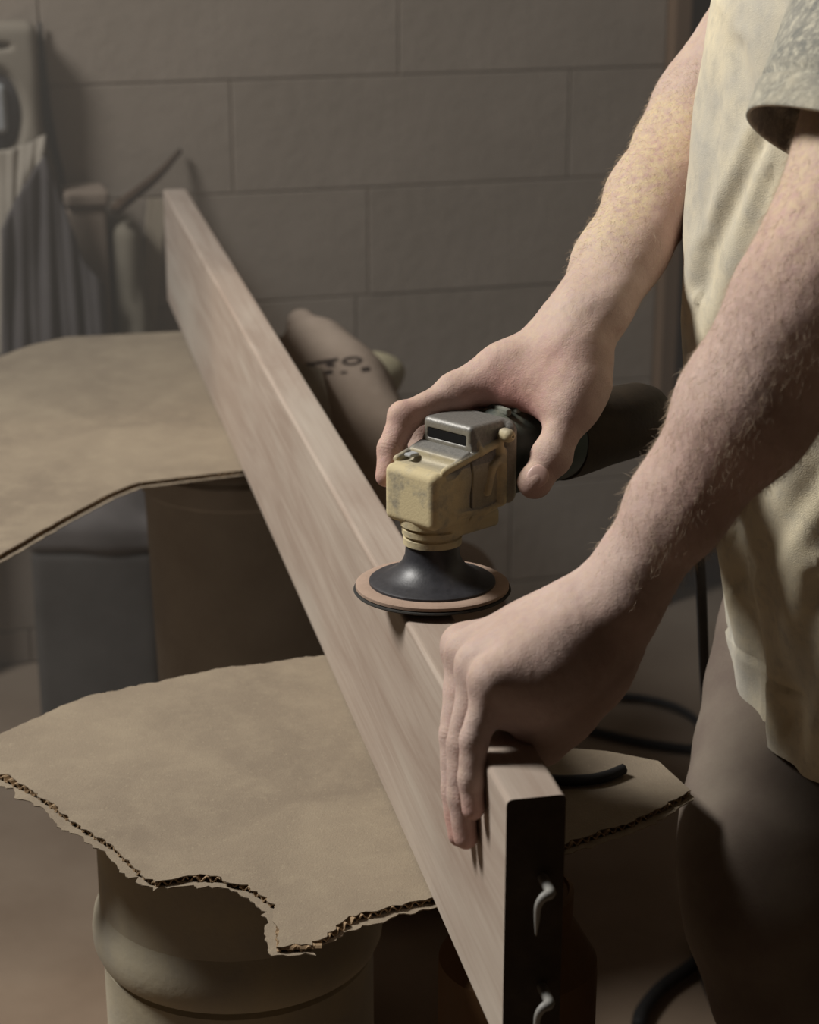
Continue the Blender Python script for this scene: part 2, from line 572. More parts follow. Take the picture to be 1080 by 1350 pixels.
for r in range(len(rows) - 1):
    k = r - 6                                     # k = 1 is the course whose lower joint is at y = 393
    z0, z1 = rows[r], rows[r + 1]
    if z1 < 0.05 or z0 > 2.7:
        continue
    z0 = max(z0, 0.0)
    if k in vert_px:
        ua = wall_uv(vert_px[k], ymap[k])[0]
    else:
        ua = wall_uv(480, 200)[0] + (Lb / 2 if k % 2 == 0 else 0) + random.uniform(-.04, .04)
    i0 = math.floor((-2.6 - ua) / Lb)
    for i in range(i0, 9):
        u0, u1 = ua + i * Lb, ua + (i + 1) * Lb
        segs = [(u0, u1)]
        if z0 < 2.05:
            segs = [(max(a, lo), min(b, hi)) for a, b in segs for lo, hi in ((-2.6, DU0), (DU1, 2.8))]
        for a, b in segs:
            a, b = max(a, -2.6), min(b, 2.8)
            if b - a < 0.03:
                continue
            zb = min(z1, 2.75)
            off = random.uniform(-.001, .0015)
            bm = bmesh.new()
            add_box(bm, (0, 0, 0), (b - a - gap, 0.05, zb - z0 - gap), None, 0.0012, 1)
            o = obj('block', bm, MAT['block'], root, wall_pt((a + b) / 2, (z0 + zb) / 2, off - 0.025), (0, 0, ALPHA + random.uniform(-.0008, .0008)))
            o['kind'] = 'structure'
for nm, c_, s3 in (('wall_left', (-3.3, .4, 1.7), (.1, 7.0, 3.4)), ('wall_right', (3.0, .4, 1.7), (.1, 9.0, 3.4)), ('wall_front', (-.1, -3.0, 1.7), (6.4, .1, 3.4)), ('ceiling', (-.1, .4, 3.45), (6.6, 9.0, .1))):
    tag(box(nm, c_, s3, MAT['room'], None, 0.0), nm.replace('_', ' ') + ' of the dusty workshop, outside the view', 'wall' if nm != 'ceiling' else 'ceiling', kind='structure')
# doorway: frame, leaf
droot = empty('door_1', (0, 0, 0))
tag(droot, 'dark brown door in a wooden frame behind the person', 'door', kind='structure')
RA = Matrix.Rotation(ALPHA, 3, 'Z')
u_in = wall_uv(907, 40)[0]
for (ua, ub, nm, m, off, th) in ((DU0, wall_uv(895, 200)[0], 'door_casing', 'door_wood', 0.012, 0.05), (wall_uv(895, 200)[0], u_in, 'door_jamb', 'trim_grey', -0.03, 0.10)):
    tag(box(nm, wall_pt((ua + ub) / 2, 1.02, off), (ub - ua, th, 2.04), MAT[m], droot, 0.003, rot=RA), kind='structure')
tag(box('door_leaf', wall_pt((u_in + DU1) / 2, 1.01, -0.07), (DU1 - u_in, 0.04, 2.02), MAT['door_dark'], droot, 0.003, rot=RA), kind='structure')
tag(box('door_casing', wall_pt(DU1 - 0.03, 1.02, 0.012), (0.07, 0.05, 2.04), MAT['door_wood'], droot, 0.003, rot=RA), kind='structure')
tag(box('door_head', wall_pt((DU0 + DU1) / 2, 2.075, 0.012), (DU1 - DU0, 0.05, 0.07), MAT['door_wood'], droot, 0.003, rot=RA), kind='structure')

# ================================================================== THE BOARD
ZT, ZB = 0.9661, 0.792
BU = np.array([-0.2128, 0.9771, 0.0])                          # along the board, away from the camera
BN = np.array([0.9771, 0.2128, 0.0])                           # across it, to the right
BL = np.array([0.05598, 1.01762, 0.0])                         # near end, left face
BT, BLEN, BH = 0.0358, 2.03, ZT - ZB
brz = math.atan2(BU[1], BU[0])
bc = BL + BU * BLEN / 2 + BN * BT / 2
broot = empty('wooden_board', (bc[0], bc[1], ZB), brz)
tag(broot, 'long pale planed timber board standing on edge on the cardboard, being sanded', 'board')
bm = bmesh.new()
bmesh.ops.create_cube(bm, size=1, matrix=Matrix.Translation((0, 0, BH / 2)) @ Matrix.Diagonal((BLEN, BT, BH, 1)))
es = [e for e in bm.edges if e.calc_length() > 1.0]
bmesh.ops.bevel(bm, geom=es, offset=0.0035, segments=4, affect='EDGES', profile=0.5)
bdy = obj('timber', bm, MAT['board'], broot)
bdy.data.materials.append(MAT['end_grain_shade'])
for p_ in bdy.data.polygons:
    if p_.normal.x < -0.9:
        p_.material_index = 1
# bent nails in the near end (local: -X is the near end, -Y... the left face is +Y)
def end_local(x, y):
    w = plane(x, y, BL, BU)
    d = w - np.array([bc[0], bc[1], ZB])
    c_, s_ = math.cos(brz), math.sin(brz)
    return np.array([c_ * d[0] + s_ * d[1], -s_ * d[0] + c_ * d[1], d[2]])
for (x0, y0, x1, y1) in ((709, 1153, 707, 1211), (708, 1297, 707, 1356)):
    a, b = end_local(x0 + 1, y0 + 3), end_local(x1, y1)
    o_ = np.array([-1.0, 0, 0])
    sd_ = np.array([0, 1.0, 0])                      # towards the left face
    top = a + (b - a) * .02
    pts = [top + np.array([0.008, 0, 0]) - sd_ * .0025, top + o_ * 0.010 - sd_ * .0025, top + o_ * 0.0185 - sd_ * .0018, top + o_ * .0210 + sd_ * .0030 + (b - a) * .03, top + (b - a) * .22 + o_ * .0205 + sd_ * .0056, top + (b - a) * .60 + o_ * .0195 + sd_ * .0056, b + o_ * 0.018 + sd_ * .0052]
    tube('bent_nail', pts, [0.0030, 0.0031, 0.0033, 0.0026, 0.0022, 0.0016, 0.0004], MAT['nail_steel'], broot, 10, 6)

# ================================================================== CARDBOARD SHEETS
def densify(pts, step, jit, torn):
    out = []
    n = len(pts)
    for i in range(n):
        a, b = np.array(pts[i][:2]), np.array(pts[(i + 1) % n][:2])
        t = torn[i]
        L = np.linalg.norm(b - a)
        k = max(1, int(L / (step if t else 0.03)))
        nrm = np.array([(b - a)[1], -(b - a)[0]]) / max(L, 1e-9)
        w = 0.0
        for j in range(k):
            q = a + (b - a) * j / k
            if j and t:
                w = 0.7 * w + random.gauss(0, jit * t)
                q = q + nrm * w
            elif j:
                q = q + nrm * random.gauss(0, 0.0004)
            out.append(q)
    return out
def plate(name, outline, z0, z1, mat, parent, zf=None):
    bm = bmesh.new()
    vs = [bm.verts.new((p[0], p[1], z1)) for p in outline]
    f = bm.faces.new(vs)
    bmesh.ops.triangulate(bm, faces=[f])
    r = bmesh.ops.extrude_face_region(bm, geom=bm.faces[:])
    for v in r['geom']:
        if isinstance(v, bmesh.types.BMVert):
            v.co.z = z0
    return obj(name, bm, mat, parent)
def inset(pts, torn, d):
    """move each outline edge marked torn by d (outwards if d > 0)"""
    n = len(pts)
    area = sum(pts[i][0] * pts[(i + 1) % n][1] - pts[(i + 1) % n][0] * pts[i][1] for i in range(n))
    sg = 1 if area > 0 else -1
    out = []
    for i in range(n):
        s = np.zeros(2)
        for e in (i - 1, i):
            e %= n
            if torn[e]:
                a, b = np.array(pts[e]), np.array(pts[(e + 1) % n])
                t = (b - a) / np.linalg.norm(b - a)
                s += np.array([t[1], -t[0]]) * sg * d * (0.8)
        out.append(np.array(pts[i]) + s)
    return out
def cardboard(label, pix, torn, ztop, th=0.0055, pitch=0.0085):
    pts = [Z(x, y, ztop)[:2] for x, y in pix]
    c = np.mean(pts, axis=0)
    root = empty('cardboard_sheet', (c[0], c[1], ztop - th))
    tag(root, label, 'cardboard')
    pts = [p - c for p in pts]
    plate('top_liner', densify(pts, 0.0035, 0.0011, torn), th - 0.0008, th, MAT['card'], root)
    p2 = inset(pts, torn, 0.0040)
    plate('bottom_liner', densify(p2, 0.0035, 0.0016, torn), 0.0, 0.0008, MAT['card'], root)
    bm = bmesh.new()
    n = len(pts)
    area = sum(pts[i][0] * pts[(i + 1) % n][1] - pts[(i + 1) % n][0] * pts[i][1] for i in range(n))
    sg = 1 if area > 0 else -1
    for i in range(n):
        if not torn[i]:
            continue
        a, b = np.array(pts[i]), np.array(pts[(i + 1) % n])
        L = np.linalg.norm(b - a); t = (b - a) / L
        nin = -np.array([t[1], -t[0]]) * sg
        m = max(2, int(L / (pitch / 8)))
        prev = None
        for j in range(m + 1):
            s = L * j / m
            zz = th / 2 + (th / 2 - 0.0009) * math.sin(2 * math.pi * s / pitch)
            q0 = a + t * s + nin * (-0.0010 + random.uniform(0, .0016)); q1 = a + t * s + nin * 0.03
            v = (bm.verts.new((q0[0], q0[1], zz)), bm.verts.new((q1[0], q1[1], zz)))
            if prev:
                bm.faces.new((prev[0], v[0], v[1], prev[1]))
            prev = v
    me = bpy.data.meshes.new('fluting')
    bm.to_mesh(me); bm.free()
    fo = link('fluting', me, MAT['flute'], root)
    sm_ = fo.modifiers.new('paper', 'SOLIDIFY'); sm_.thickness = .0010; sm_.offset = 0
    return root
cardboard('near torn cardboard sheet under the board, ragged front corner over the white drum',
          [(-70, 1000), (0, 968), (60, 940), (120, 916), (200, 900), (290, 881), (430, 864), (560, 850), (690, 950), (740, 985), (800, 990), (868, 1003), (911, 1042),
           (880, 1060), (830, 1084), (745, 1113), (640, 1160), (566, 1184), (510, 1196), (470, 1207), (412, 1246), (365, 1248), (363, 1192), (330, 1170), (292, 1156), (248, 1154), (205, 1162), (180, 1146), (150, 1115), (100, 1084), (50, 1046), (0, 1021)],
          [0, 0.5, 0.6, 0.8, 0.8, 0.7, 0, 0, 0, 0, 0, 0, .7, .7, .7, .8, .8, 1.2, 1, 1.4, 1, 1, 1.2, 1.3, 1.2, 1.2, 1.4, 1.2, 1.1, 1, .9, .6], ZB - 0.0003)
cardboard('far cardboard sheet with a smooth curved front edge, left of the board',
          [(-190, 560), (0, 470), (40, 455), (88, 444), (235, 437), (330, 430), (420, 460), (440, 560), (320, 620), (240, 629), (182, 636), (150, 648), (100, 674), (50, 702), (0, 731), (-170, 800)],
          [0, 0, 0, 0, 0, 0, 0, 0, .4, .4, .4, .3, .3, .3, .3, 0], ZB - 0.0003)

# ================================================================== SUPPORTS UNDER THE CARDBOARD
ZS = ZB - 0.0062
# white drum (near)
dc = P(314, 1200, 1.645)
dr = 0.1165
droot2 = empty('plastic_drum', (dc[0], dc[1], 0))
tag(droot2, 'white plastic drum with a rounded shoulder under the near cardboard corner', 'drum')
zg = dc[2] - 0.028
lathe('drum_body', [(dr * .99, 0.0), (dr * 1.0, 0.01), (dr * .97, 0.30), (dr * .965, zg - 0.004), (dr * .93, zg)], MAT['drum'], droot2)
lathe('groove', [(dr * .93, zg - .001), (dr * .93, zg + 0.004)], MAT['groove'], droot2)
lathe('shoulder_ring', [(dr * .93, zg + .003), (dr * 1.0, zg + .0045), (dr * 1.03, zg + 0.013), (dr * 1.035, zg + 0.024), (dr * 1.02, zg + 0.036), (dr * .985, zg + 0.046), (dr * .975, zg + 0.05)], MAT['drum'], droot2)
lathe('neck', [(dr * .975, zg + 0.049), (dr * .97, ZS - 0.006), (dr * .95, ZS), (0, ZS)], MAT['drum'], droot2)
# dark canister (near, behind the board's end)
cc = P(684, 1200, 1.40)
croot = empty('canister', (cc[0], cc[1], 0))
tag(croot, 'dark brown canister with a sloping shoulder, half hidden behind the board end', 'canister')
def zc(y): return P(684, y, 1.39)[2]
sc_ = 1.40 / F_PX
z1, z2, z3 = zc(1285), zc(1222), zc(1176)
lathe('body', [(104 * sc_, 0), (106 * sc_, z1 - .01), (105 * sc_, z1)], MAT['canister'], croot)
lathe('shoulder', [(105 * sc_, z1), (72 * sc_, z2)], MAT['canister'], croot)
lathe('collar', [(72 * sc_, z2), (72 * sc_, z3), (66 * sc_, z3 + .002), (64 * sc_, ZS), (0, ZS)], MAT['canister'], croot)
# grey bucket (far)
fb = P(322, 760, 2.45)
fbr = 0.118
froot = empty('grey_bucket', (fb[0], fb[1], 0))
tag(froot, 'large pale grey bucket under the far cardboard, beside the board', 'bucket')
lathe('bucket_wall', [(fbr * .80, 0), (fbr * .82, 0.02), (fbr * .97, 0.60), (fbr, ZS - 0.05)], MAT['bucket'], froot)
lathe('rim', [(fbr, ZS - 0.05), (fbr * 1.05, ZS - 0.045), (fbr * 1.05, ZS - 0.02), (fbr, ZS - 0.015)], MAT['bucket'], froot)
lathe('lid', [(fbr, ZS - 0.015), (fbr * 1.02, ZS - .012), (fbr * .98, ZS - .001), (fbr * .9, ZS), (0, ZS)], MAT['bucket'], froot)
# dark grey bin with a pale rounded lid
gb = Z(140, 965, 0.0)
gd = (gb - CAM) @ FW
gk = gd / F_PX
broot2 = empty('grey_bin', (gb[0], gb[1] + 0.06, 0))
tag(broot2, 'dark grey upright bin with a pale rounded lid, behind the cardboard gap', 'bin')
F = Field((-.2, -.2, -.02), (.2, .2, .72), 0.006)
gh = P(140, 700, gd)[2] + 0.02
F.box((0, 0, gh / 2), (82 * gk, .09, gh / 2), 0.02)
v, f = F.mesh()
v = v + np.outer(soft_noise(v, 22, 3) * 0.002, [1, 0, 0]).astype(np.float32)
link('bin_body', mesh_data('bin_body', v, f), MAT['bin'], broot2)
F = Field((-.2, -.2, gh - .1), (.2, .2, gh + .2), 0.005)
F.box((0, 0, gh + .02), (86 * gk, .095, .03), 0.02)
F.ell((22 * gk, 0.0, gh + .03), (62 * gk, .09, .075), 0.03)
v, f = F.mesh()
link('lid', mesh_data('lid', v, f), MAT['bin_lid'], broot2)

# ================================================================== THINGS AT THE BACK WALL
def wall_frame(x, y, off):
    """a point `off` in front of the wall, seen at photo pixel (x, y)"""
    return on_wall(x, y, off)
def drape(name, cols, mat, parent=None, th=0.006, fold=0.012, freq=5.0, seed=1, nx=60, ny=40):
    """a hanging cloth: cols = list of (top point, bottom point) across its width"""
    tops = [np.asarray(c[0]) for c in cols]; bots = [np.asarray(c[1]) for c in cols]
    k = len(cols)
    bm = bmesh.new()
    rr = random.Random(seed)
    ph = [rr.uniform(0, 6.28) for _ in range(4)]
    grid = []
    for j in range(ny + 1):
        v_ = j / ny
        row = []
        for i in range(nx + 1):
            s_ = i / nx * (k - 1)
            a = min(int(s_), k - 2); t = s_ - a
            p = (tops[a] * (1 - t) + tops[a + 1] * t) * (1 - v_) + (bots[a] * (1 - t) + bots[a + 1] * t) * v_
            w = fold * (0.35 + 0.65 * v_) * (math.sin(freq * 6.28 * i / nx + ph[0] + 1.2 * v_) * .6 + math.sin(freq * 11 * i / nx + ph[1] - 2 * v_) * .4) + fold * .3 * math.sin(9 * v_ + ph[2] + 4 * i / nx)
            p = p + WN * w
            row.append(bm.verts.new(p))
        grid.append(row)
    for j in range(ny):
        for i in range(nx):
            bm.faces.new((grid[j][i], grid[j][i + 1], grid[j + 1][i + 1], grid[j + 1][i]))
    o = obj(name, bm, mat, parent, smooth=True)
    sol = o.modifiers.new('thickness', 'SOLIDIFY'); sol.thickness = th; sol.offset = 0
    return o
RZ = ALPHA

# beige machine housing with a dark round port, at the left edge
k3 = 1 / F_PX
hp = wall_frame(8, 140, 0.042)
hd = (hp - CAM) @ FW
hroot = empty('machine_housing', (hp[0], hp[1], 0), RZ)
tag(hroot, 'dusty beige machine housing with a dark oval port, at the left by the wall', 'machine')
hz0, hz1 = P(8, 250, hd)[2], P(8, 24, hd)[2]
wpx = hd * k3
F = Field((-.25, -.16, hz0 - .1), (.15, .16, hz1 + .1), 0.004)
F.box((-40 * wpx, 0.0, (hz0 + hz1) / 2), (84 * wpx, 0.036, (hz1 - hz0) / 2), 0.018)
zport = P(0, 146, hd)[2]
px_ = -14 * wpx
Rs = np.diag([1.0, 1.0, 1.0])
F.ell((px_, -0.040, zport), (38 * wpx, 0.04, 62 * wpx), 0.008, op='s')
zsl = P(0, 55, hd)[2]
F.ell((-14 * wpx, -0.037, zsl), (26 * wpx, 0.025, 6 * wpx), 0.003, op='s')
v, f = F.mesh()
v[:, 0] += soft_noise(v, 30, 5) * .002
link('casing', mesh_data('casing', v, f), MAT['housing'], hroot)
F = Field((-.15, -.12, zport - .2), (.15, .05, zport + .2), 0.003)
F.ell((px_ + 2 * wpx, -0.010, zport), (33 * wpx, 0.022, 56 * wpx), 0)
v, f = F.mesh()
link('port', mesh_data('port', v, f), MAT['port'], hroot)
F = Field((-.15, -.14, zport - .2), (.15, .05, zport + .2), 0.003)
F.box((px_ + 2 * wpx, -0.028, zport + 6 * wpx), (11 * wpx, 0.014, 32 * wpx), 0.01)
v, f = F.mesh()
link('steel_insert', mesh_data('steel_insert', v, f), MAT['steel'], hroot)
box('stand', (-130 * wpx, 0.0, hz0 / 2), (0.07, 0.08, hz0), MAT['housing'], hroot, 0.008)

# pale dusty sheet hanging below the machine, over a dark tarp
def wp(x, y, off): return on_wall(x, y, off)
sh = drape('dust_sheet', [(wp(-60, 205, .095), wp(-60, 470, .15)), (wp(-14, 200, .095), wp(-20, 470, .15)), (wp(14, 197, .095), wp(8, 466, .15)), (wp(38, 190, .093), wp(17, 330, .13)), (wp(60, 178, .090), wp(52, 235, .12))], MAT['sheet'], None, .006, .011, 4.0, 3)
tag(sh, 'pale dusty sheet hanging below the beige machine at the left edge', 'sheet')
tr = drape('dark_tarp', [(wp(2, 300, .160), wp(2, 600, .165)), (wp(30, 245, .160), wp(30, 600, .165)), (wp(58, 205, .160), wp(62, 600, .165)), (wp(80, 262, .160), wp(100, 600, .165)), (wp(110, 345, .160), wp(126, 600, .165)), (wp(140, 380, .160), wp(148, 600, .165))], MAT['tarp'], None, .005, .014, 4.5, 8)
tag(tr, 'dark grey tarp hanging in folds behind the far cardboard', 'tarp')
# dust-covered box, bag and plank against the wall
bp = wp(112, 300, .070); bd = (bp - CAM) @ FW
ztop_ = wp(112, 247, .070)[2]
b1 = empty('dusty_box', (bp[0], bp[1], 0), RZ)
tag(b1, 'tall dusty brown box standing against the wall behind the dark tarp', 'box')
box('carton', (0, 0, (ztop_ - .028) / 2), (52 * bd * k3, 0.085, ztop_ - .028), MAT['crate'], b1, 0.006)
box('lid', (0.002, -0.004, ztop_ - .013), (58 * bd * k3, 0.095, .026), MAT['crate'], b1, 0.007)
sp = wp(166, 330, .072); sd = (sp - CAM) @ FW
zt_ = wp(166, 285, .072)[2]
F = Field((-.12, -.1, 0), (.12, .1, zt_ + .05), 0.006)
F.box((0, 0, zt_ / 2), (20 * sd * k3, .045, zt_ / 2), .03)
F.ell((.01, -.03, zt_ * .62), (19 * sd * k3, .045, .16), .04)
F.ell((-.01, -.03, zt_ * .3), (20 * sd * k3, .05, .16), .04)
v, f = F.mesh()
v[:, 1] += soft_noise(v, 26, 9) * .006
s1 = link('grey_sack', mesh_data('grey_sack', v, f), MAT['greensack'], None, (sp[0], sp[1], 0), (0, 0, RZ))
tag(s1, 'greenish grey sack standing upright between dusty box and leaning plank', 'sack')
# leaning plank
pa, pb = wp(208, 262, .02), wp(190, 440, .07)
pb = pb.copy()
dv = (pb - pa); pb = pa + dv * (pa[2] - 0.004) / (pa[2] - pb[2])
L_ = np.linalg.norm(pb - pa)
ax_z = Vector((pa - pb) / L_)
ax_x = Vector(WT) - ax_z * ax_z.dot(Vector(WT)); ax_x.normalize()
ax_y = ax_z.cross(ax_x)
Rm = Matrix((ax_x, ax_y, ax_z)).transposed()
bm = bmesh.new()
add_box(bm, (0, 0, 0), (L_, 26 * 3.4 * k3, .018), None, .002)
o = obj('leaning_plank', bm, MAT['lath'])
Rm2 = Matrix((ax_z, ax_x, ax_y)).transposed()
o.matrix_world = Matrix.Translation(Vector((pa + pb) / 2)) @ Rm2.to_4x4()
tag(o, 'narrow dusty plank leaning on the wall beside the board\'s far end', 'plank')
# dark stick leaning across the wall
sa, sb = wp(238, 199, .012), wp(152, 276, .13)
st = tube('stick', [sa, (sa * .6 + sb * .4) + WN * .004 + np.array([0, 0, -.006]), sb], [0.0045, .008, .0105], MAT['stick'], None, 10, 6)
tag(st, 'dark curved stick sticking up against the wall from behind the sacks', 'stick')
# wall cable
wc = tube('wall_cable', [wp(52, 30, .012), wp(58, 100, .012), (wp(63, 150, .013)), wp(72, 195, .012), wp(82, 240, .012), wp(86, 300, .02)], [.0035, .006, .0075, .0065, .0055, .005], MAT['cord'], None, 8, 6)
tag(wc, 'black cable running down the wall beside the beige machine', 'cable')

# paper sacks behind the board
sk = P(455, 560, 2.72)
sroot = empty('paper_sack', (sk[0], sk[1], 0))
tag(sroot, 'brown paper sack with black printed letters, slumped behind the board', 'sack')
def SK(x, y, d):
    return P(x, y, d) - np.array([sk[0], sk[1], 0])
kk = 2.75 / F_PX
F = Field((-.25, -.25, .35), (.3, .35, 1.0), 0.005)
nrm_ = np.array([0, -.75, .6])
F.cone(SK(396, 424, 2.86), SK(418, 468, 2.80), 20 * kk, 40 * kk, 0, (nrm_, .75))
F.cone(SK(416, 464, 2.80), SK(440, 520, 2.76), 44 * kk, 70 * kk, .03, (nrm_, .8))
F.cone(SK(440, 520, 2.76), SK(474, 610, 2.68), 72 * kk, 90 * kk, .03, (nrm_, .9))
gx, gy, gz = F.grid_points()
v, f = F.mesh()
v = v + soft_noise(v, 24, 2)[:, None] * np.array([.0016, -.0035, .003], np.float32)
sack = link('sack_body', mesh_data('sack_body', v, f), MAT['sack'], sroot)
# printing on the sack: letters laid on its surface
from mathutils.bvhtree import BVHTree
bv = BVHTree.FromPolygons([Vector(p) for p in v], [list(map(int, q)) for q in f])
def project_ink(polys, name, parent, root_xy):
    bm = bmesh.new()
    for poly in polys:
        vs = []
        for (x, y) in poly:
            d = Vector(ray(x, y)).normalized()
            h = bv.ray_cast(Vector(CAM) - Vector((root_xy[0], root_xy[1], 0)), d)
            if h[0] is None:
                vs = []
                break
            vs.append(bm.verts.new(h[0] + h[1] * 0.0006 * (1 if h[1].dot(d) < 0 else -1)))
        if len(vs) >= 3:
            bm.faces.new(vs)
    me = bpy.data.meshes.new(name); bm.to_mesh(me); bm.free()
    return link(name, me, MAT['ink'], parent)
def quad_strip(pts, w0, w1):
    """thick stroke in photo pixels: list of points, half-widths across x and y"""
    out = []
    for a, b in zip(pts[:-1], pts[1:]):
        a, b = np.array(a, float), np.array(b, float)
        n = 4
        t = (b - a) / np.linalg.norm(b - a)
        nn = np.array([-t[1] * w0, t[0] * w1])
        for i in range(n):
            p, q = a + (b - a) * i / n, a + (b - a) * (i + 1) / n
            out.append([p + nn, q + nn, q - nn, p - nn])
    return out
ink = []
ink += quad_strip([(417, 479), (446, 474)], 2, 2.3) + quad_strip([(433, 476), (437, 484)], 6, 1)      # T
ink += quad_strip([(404, 481), (417, 479)], 2, 1.6) + quad_strip([(405, 485), (416, 483.5)], 2, 1.4) + quad_strip([(403, 489), (416, 487)], 2, 1.4) + quad_strip([(409, 480), (410, 489)], 4, 1)   # E
ring = [(464 + 11.5 * math.cos(a), 476 + 4.2 * math.sin(a) - .10 * 11.5 * math.cos(a)) for a in np.linspace(0, 2 * math.pi, 17)]
ink += quad_strip(ring, 3.0, 1.7)
for (x, y, w, h) in ((434, 491, 5, 2.6), (453, 491.5, 4, 1.6), (482, 487, 5.5, 3), (415, 494, 5, 2)):
    ink += quad_strip([(x - w, y + .5), (x + w, y - .5)], h, h)
project_ink(ink, 'printed_letters', sroot, (sk[0], sk[1]))
# second sack underneath
F = Field((-.3, -.25, -.02), (.4, .35, .62), 0.008)
zb_ = 0.30
F.box((0.05, .03, .25), (.17, .14, .25), .07)
F.ell((.05, .0, .36), (.17, .15, .17), .06)
v, f = F.mesh()
v = v + soft_noise(v, 18, 6)[:, None] * np.array([.003, -.004, .003], np.float32)
v[:, 2] = np.maximum(v[:, 2], 0)
s2 = link('paper_sack', mesh_data('paper_sack', v, f), MAT['sack'], None, (sk[0], sk[1], 0))
tag(s2, 'full paper sack at the bottom of the pile, in shadow behind the board', 'sack')
# cream cloth bundle behind the sack
F = Field((-.12, -.12, -.12), (.12, .12, .12), 0.004)
cp = P(492, 486, 2.97)
kc = 2.93 / F_PX
F.ell((-18 * kc, 0, 0), (44 * kc, .04, 24 * kc), 0)
F.ell((16 * kc, 0, -4 * kc), (28 * kc, .03, 20 * kc), .02)
F.ell((8 * kc, 0, -22 * kc), (26 * kc, .035, 22 * kc), .02)
v, f = F.mesh()
v = v + soft_noise(v, 60, 4)[:, None] * np.array([.002, -.003, .002], np.float32)
cr = link('cream_cloth', mesh_data('cream_cloth', v, f), MAT['cream'], None, cp)
tag(cr, 'crumpled cream cloth lying behind the paper sack', 'cloth')

# cables on the floor
def floor_cable(pts, r, label, name='floor_cable'):
    p = [Z(x, y, r) for x, y in pts]
    o = tube(name, p, r, MAT['cord'], None, 8, 8)
    tag(o, label, 'cable')
floor_cable([(690, 940), (740, 952), (790, 966), (860, 981), (925, 989), (1000, 992)], .008, 'black cable on the floor, the nearer one beyond the left wrist')
floor_cable([(740, 880), (800, 914), (850, 921), (890, 932), (918, 950), (930, 975)], .007, 'black cable on the floor, curving towards the hanging cord')
floor_cable([(842, 1352), (848, 1332), (872, 1302), (905, 1278), (921, 1262), (918, 1240), (924, 1225)], .010, 'black cable looping on the floor by the person\'s foot')
floor_cable([(912, 1228), (922, 1250), (932, 1290), (948, 1330), (962, 1365)], .009, 'black cable on the floor crossing the looped one')
sc_pts = [Z(x, y, ZB + .005) for x, y in ((690, 1024), (735, 1029), (775, 1028), (800, 1023), (822, 1014))]  # dark strip laid on the cardboard
tag(tube('dark_strip', sc_pts, .0045, MAT['cord'], None, 8, 8), 'short dark strip lying on the near cardboard, right of the board', 'cord')

# ================================================================== THE ANGLE GRINDER
SX, SY, SZ = 0.0166, 1.3401, ZT + 0.0004
GA = np.array([.721, .692, 0]); GRZ = math.atan2(GA[1], GA[0])
def G(x, y, z):
    return np.array([SX + GA[0] * x - GA[1] * y, SY + GA[1] * x + GA[0] * y, SZ + z])
groot = empty('angle_grinder', (SX, SY, SZ), GRZ)
groot.rotation_mode = 'QUATERNION'
groot.rotation_quaternion = (Matrix.Rotation(math.radians(-2.6), 3, 'X') @ Matrix.Rotation(GRZ, 3, 'Z')).to_quaternion()
groot.location.z += 0.0024
tag(groot, 'dust-coated angle grinder with a sanding disc, held on the board\'s top edge', 'power tool')
lathe('sanding_disc', [(0, 0), (.0570, 0), (.0576, .0008), (.0572, .0018), (0, .0018)], MAT['abrasive'], groot, n=96)
lathe('backing_pad', [(.0545, .0019), (.0560, .0026), (.0560, .0048), (.0545, .0058), (.0465, .0062), (0, .0062)], MAT['pad_rim'], groot, n=96)
lathe('pad_hub', [(.0462, .0060), (.0460, .0078), (.0440, .0090), (.0375, .0100), (.0330, .0125), (.0270, .0165), (.0225, .0215), (.0200, .0270), (.0192, .036), (0, .036)], MAT['hub'], groot, n=72)
def dusty(o, fn):
    me = o.data
    v = np.empty(len(me.vertices) * 3, np.float32); me.vertices.foreach_get('co', v); v = v.reshape(-1, 3)
    n = normals(me)
    set_attr(me, 'dust', np.clip(fn(v, n), 0, 1))
    return o
col = lathe('bearing_collar', [(.0190, .0355), (.0212, .0362), (.0214, .0410), (.0200, .0418), (.0200, .0432), (.0222, .0440), (.0224, .0480), (.0208, .0488), (.0208, .0500), (.0235, .0508), (.0238, .064), (0, .064)], MAT['cast'], groot, n=72)
dusty(col, lambda v, n: 0.95 - 0.5 * np.clip(v[:, 0] * 30, 0, 1))  # dust colour fades towards the tail, painting the shade on that side
# gear head, cast in one
F = Field((-.045, -.045, .03), (.085, .045, .14), 0.0007)
F.box((.010, 0, .0745), (.0345, .0262, .0210), .006, 0)
F.box((.028, 0, .0950), (.0280, .0255, .0160), .005, .006)
def deck(x, y, z):       # sloping top deck in front of the raised block
    return -( (z - .0945) - (x + .024) * .34 ) / 1.06
F.put((-.045, -.045, .03), (.0135, .045, .14), lambda x, y, z: -np.maximum(((z - .0945) - (x + .024) * .34) / 1.06, (x - .0128)) * -1 * -1, 0.0015, 's')
F.box((.034, 0, .1085), (.0200, .0250, .0155), .004, .002)
F.box((.0130, 0, .1128), (.0050, .0195, .0036), .001, 0, 's')                   # slot in the raised block
F.box((.052, 0, .092), (.0065, .0325, .0320), .009, .002)                          # flange to the motor
F.box((.043, 0, .083), (.0040, .0310, .0220), .004, .002)
F.cone((-.012, -.0245, .0965), (.040, -.0262, .1085), .0028, .0030, .0015)       # rib along the deck edge
F.cone((-.012, .0245, .0965), (.040, .0262, .1085), .0028, .0030, .0015)
F.cone((.040, -.0275, .1085), (.0420, -.0285, .0980), .0030, .0030, .001)       # rib turning down the side
F.cone((.0420, -.0285, .0980), (.0330, -.0280, .0920), .0030, .0030, .001)
F.cone((.0330, -.0280, .0920), (.0285, -.0275, .0740), .0030, .0028, .001)
F.cone((.018, -.022, .118), (.022, -.026, .105), .0025, .0030, .002)
F.box((.022, 0, .0510), (.0260, .0225, .0075), .004, .003)                         # lower gear case
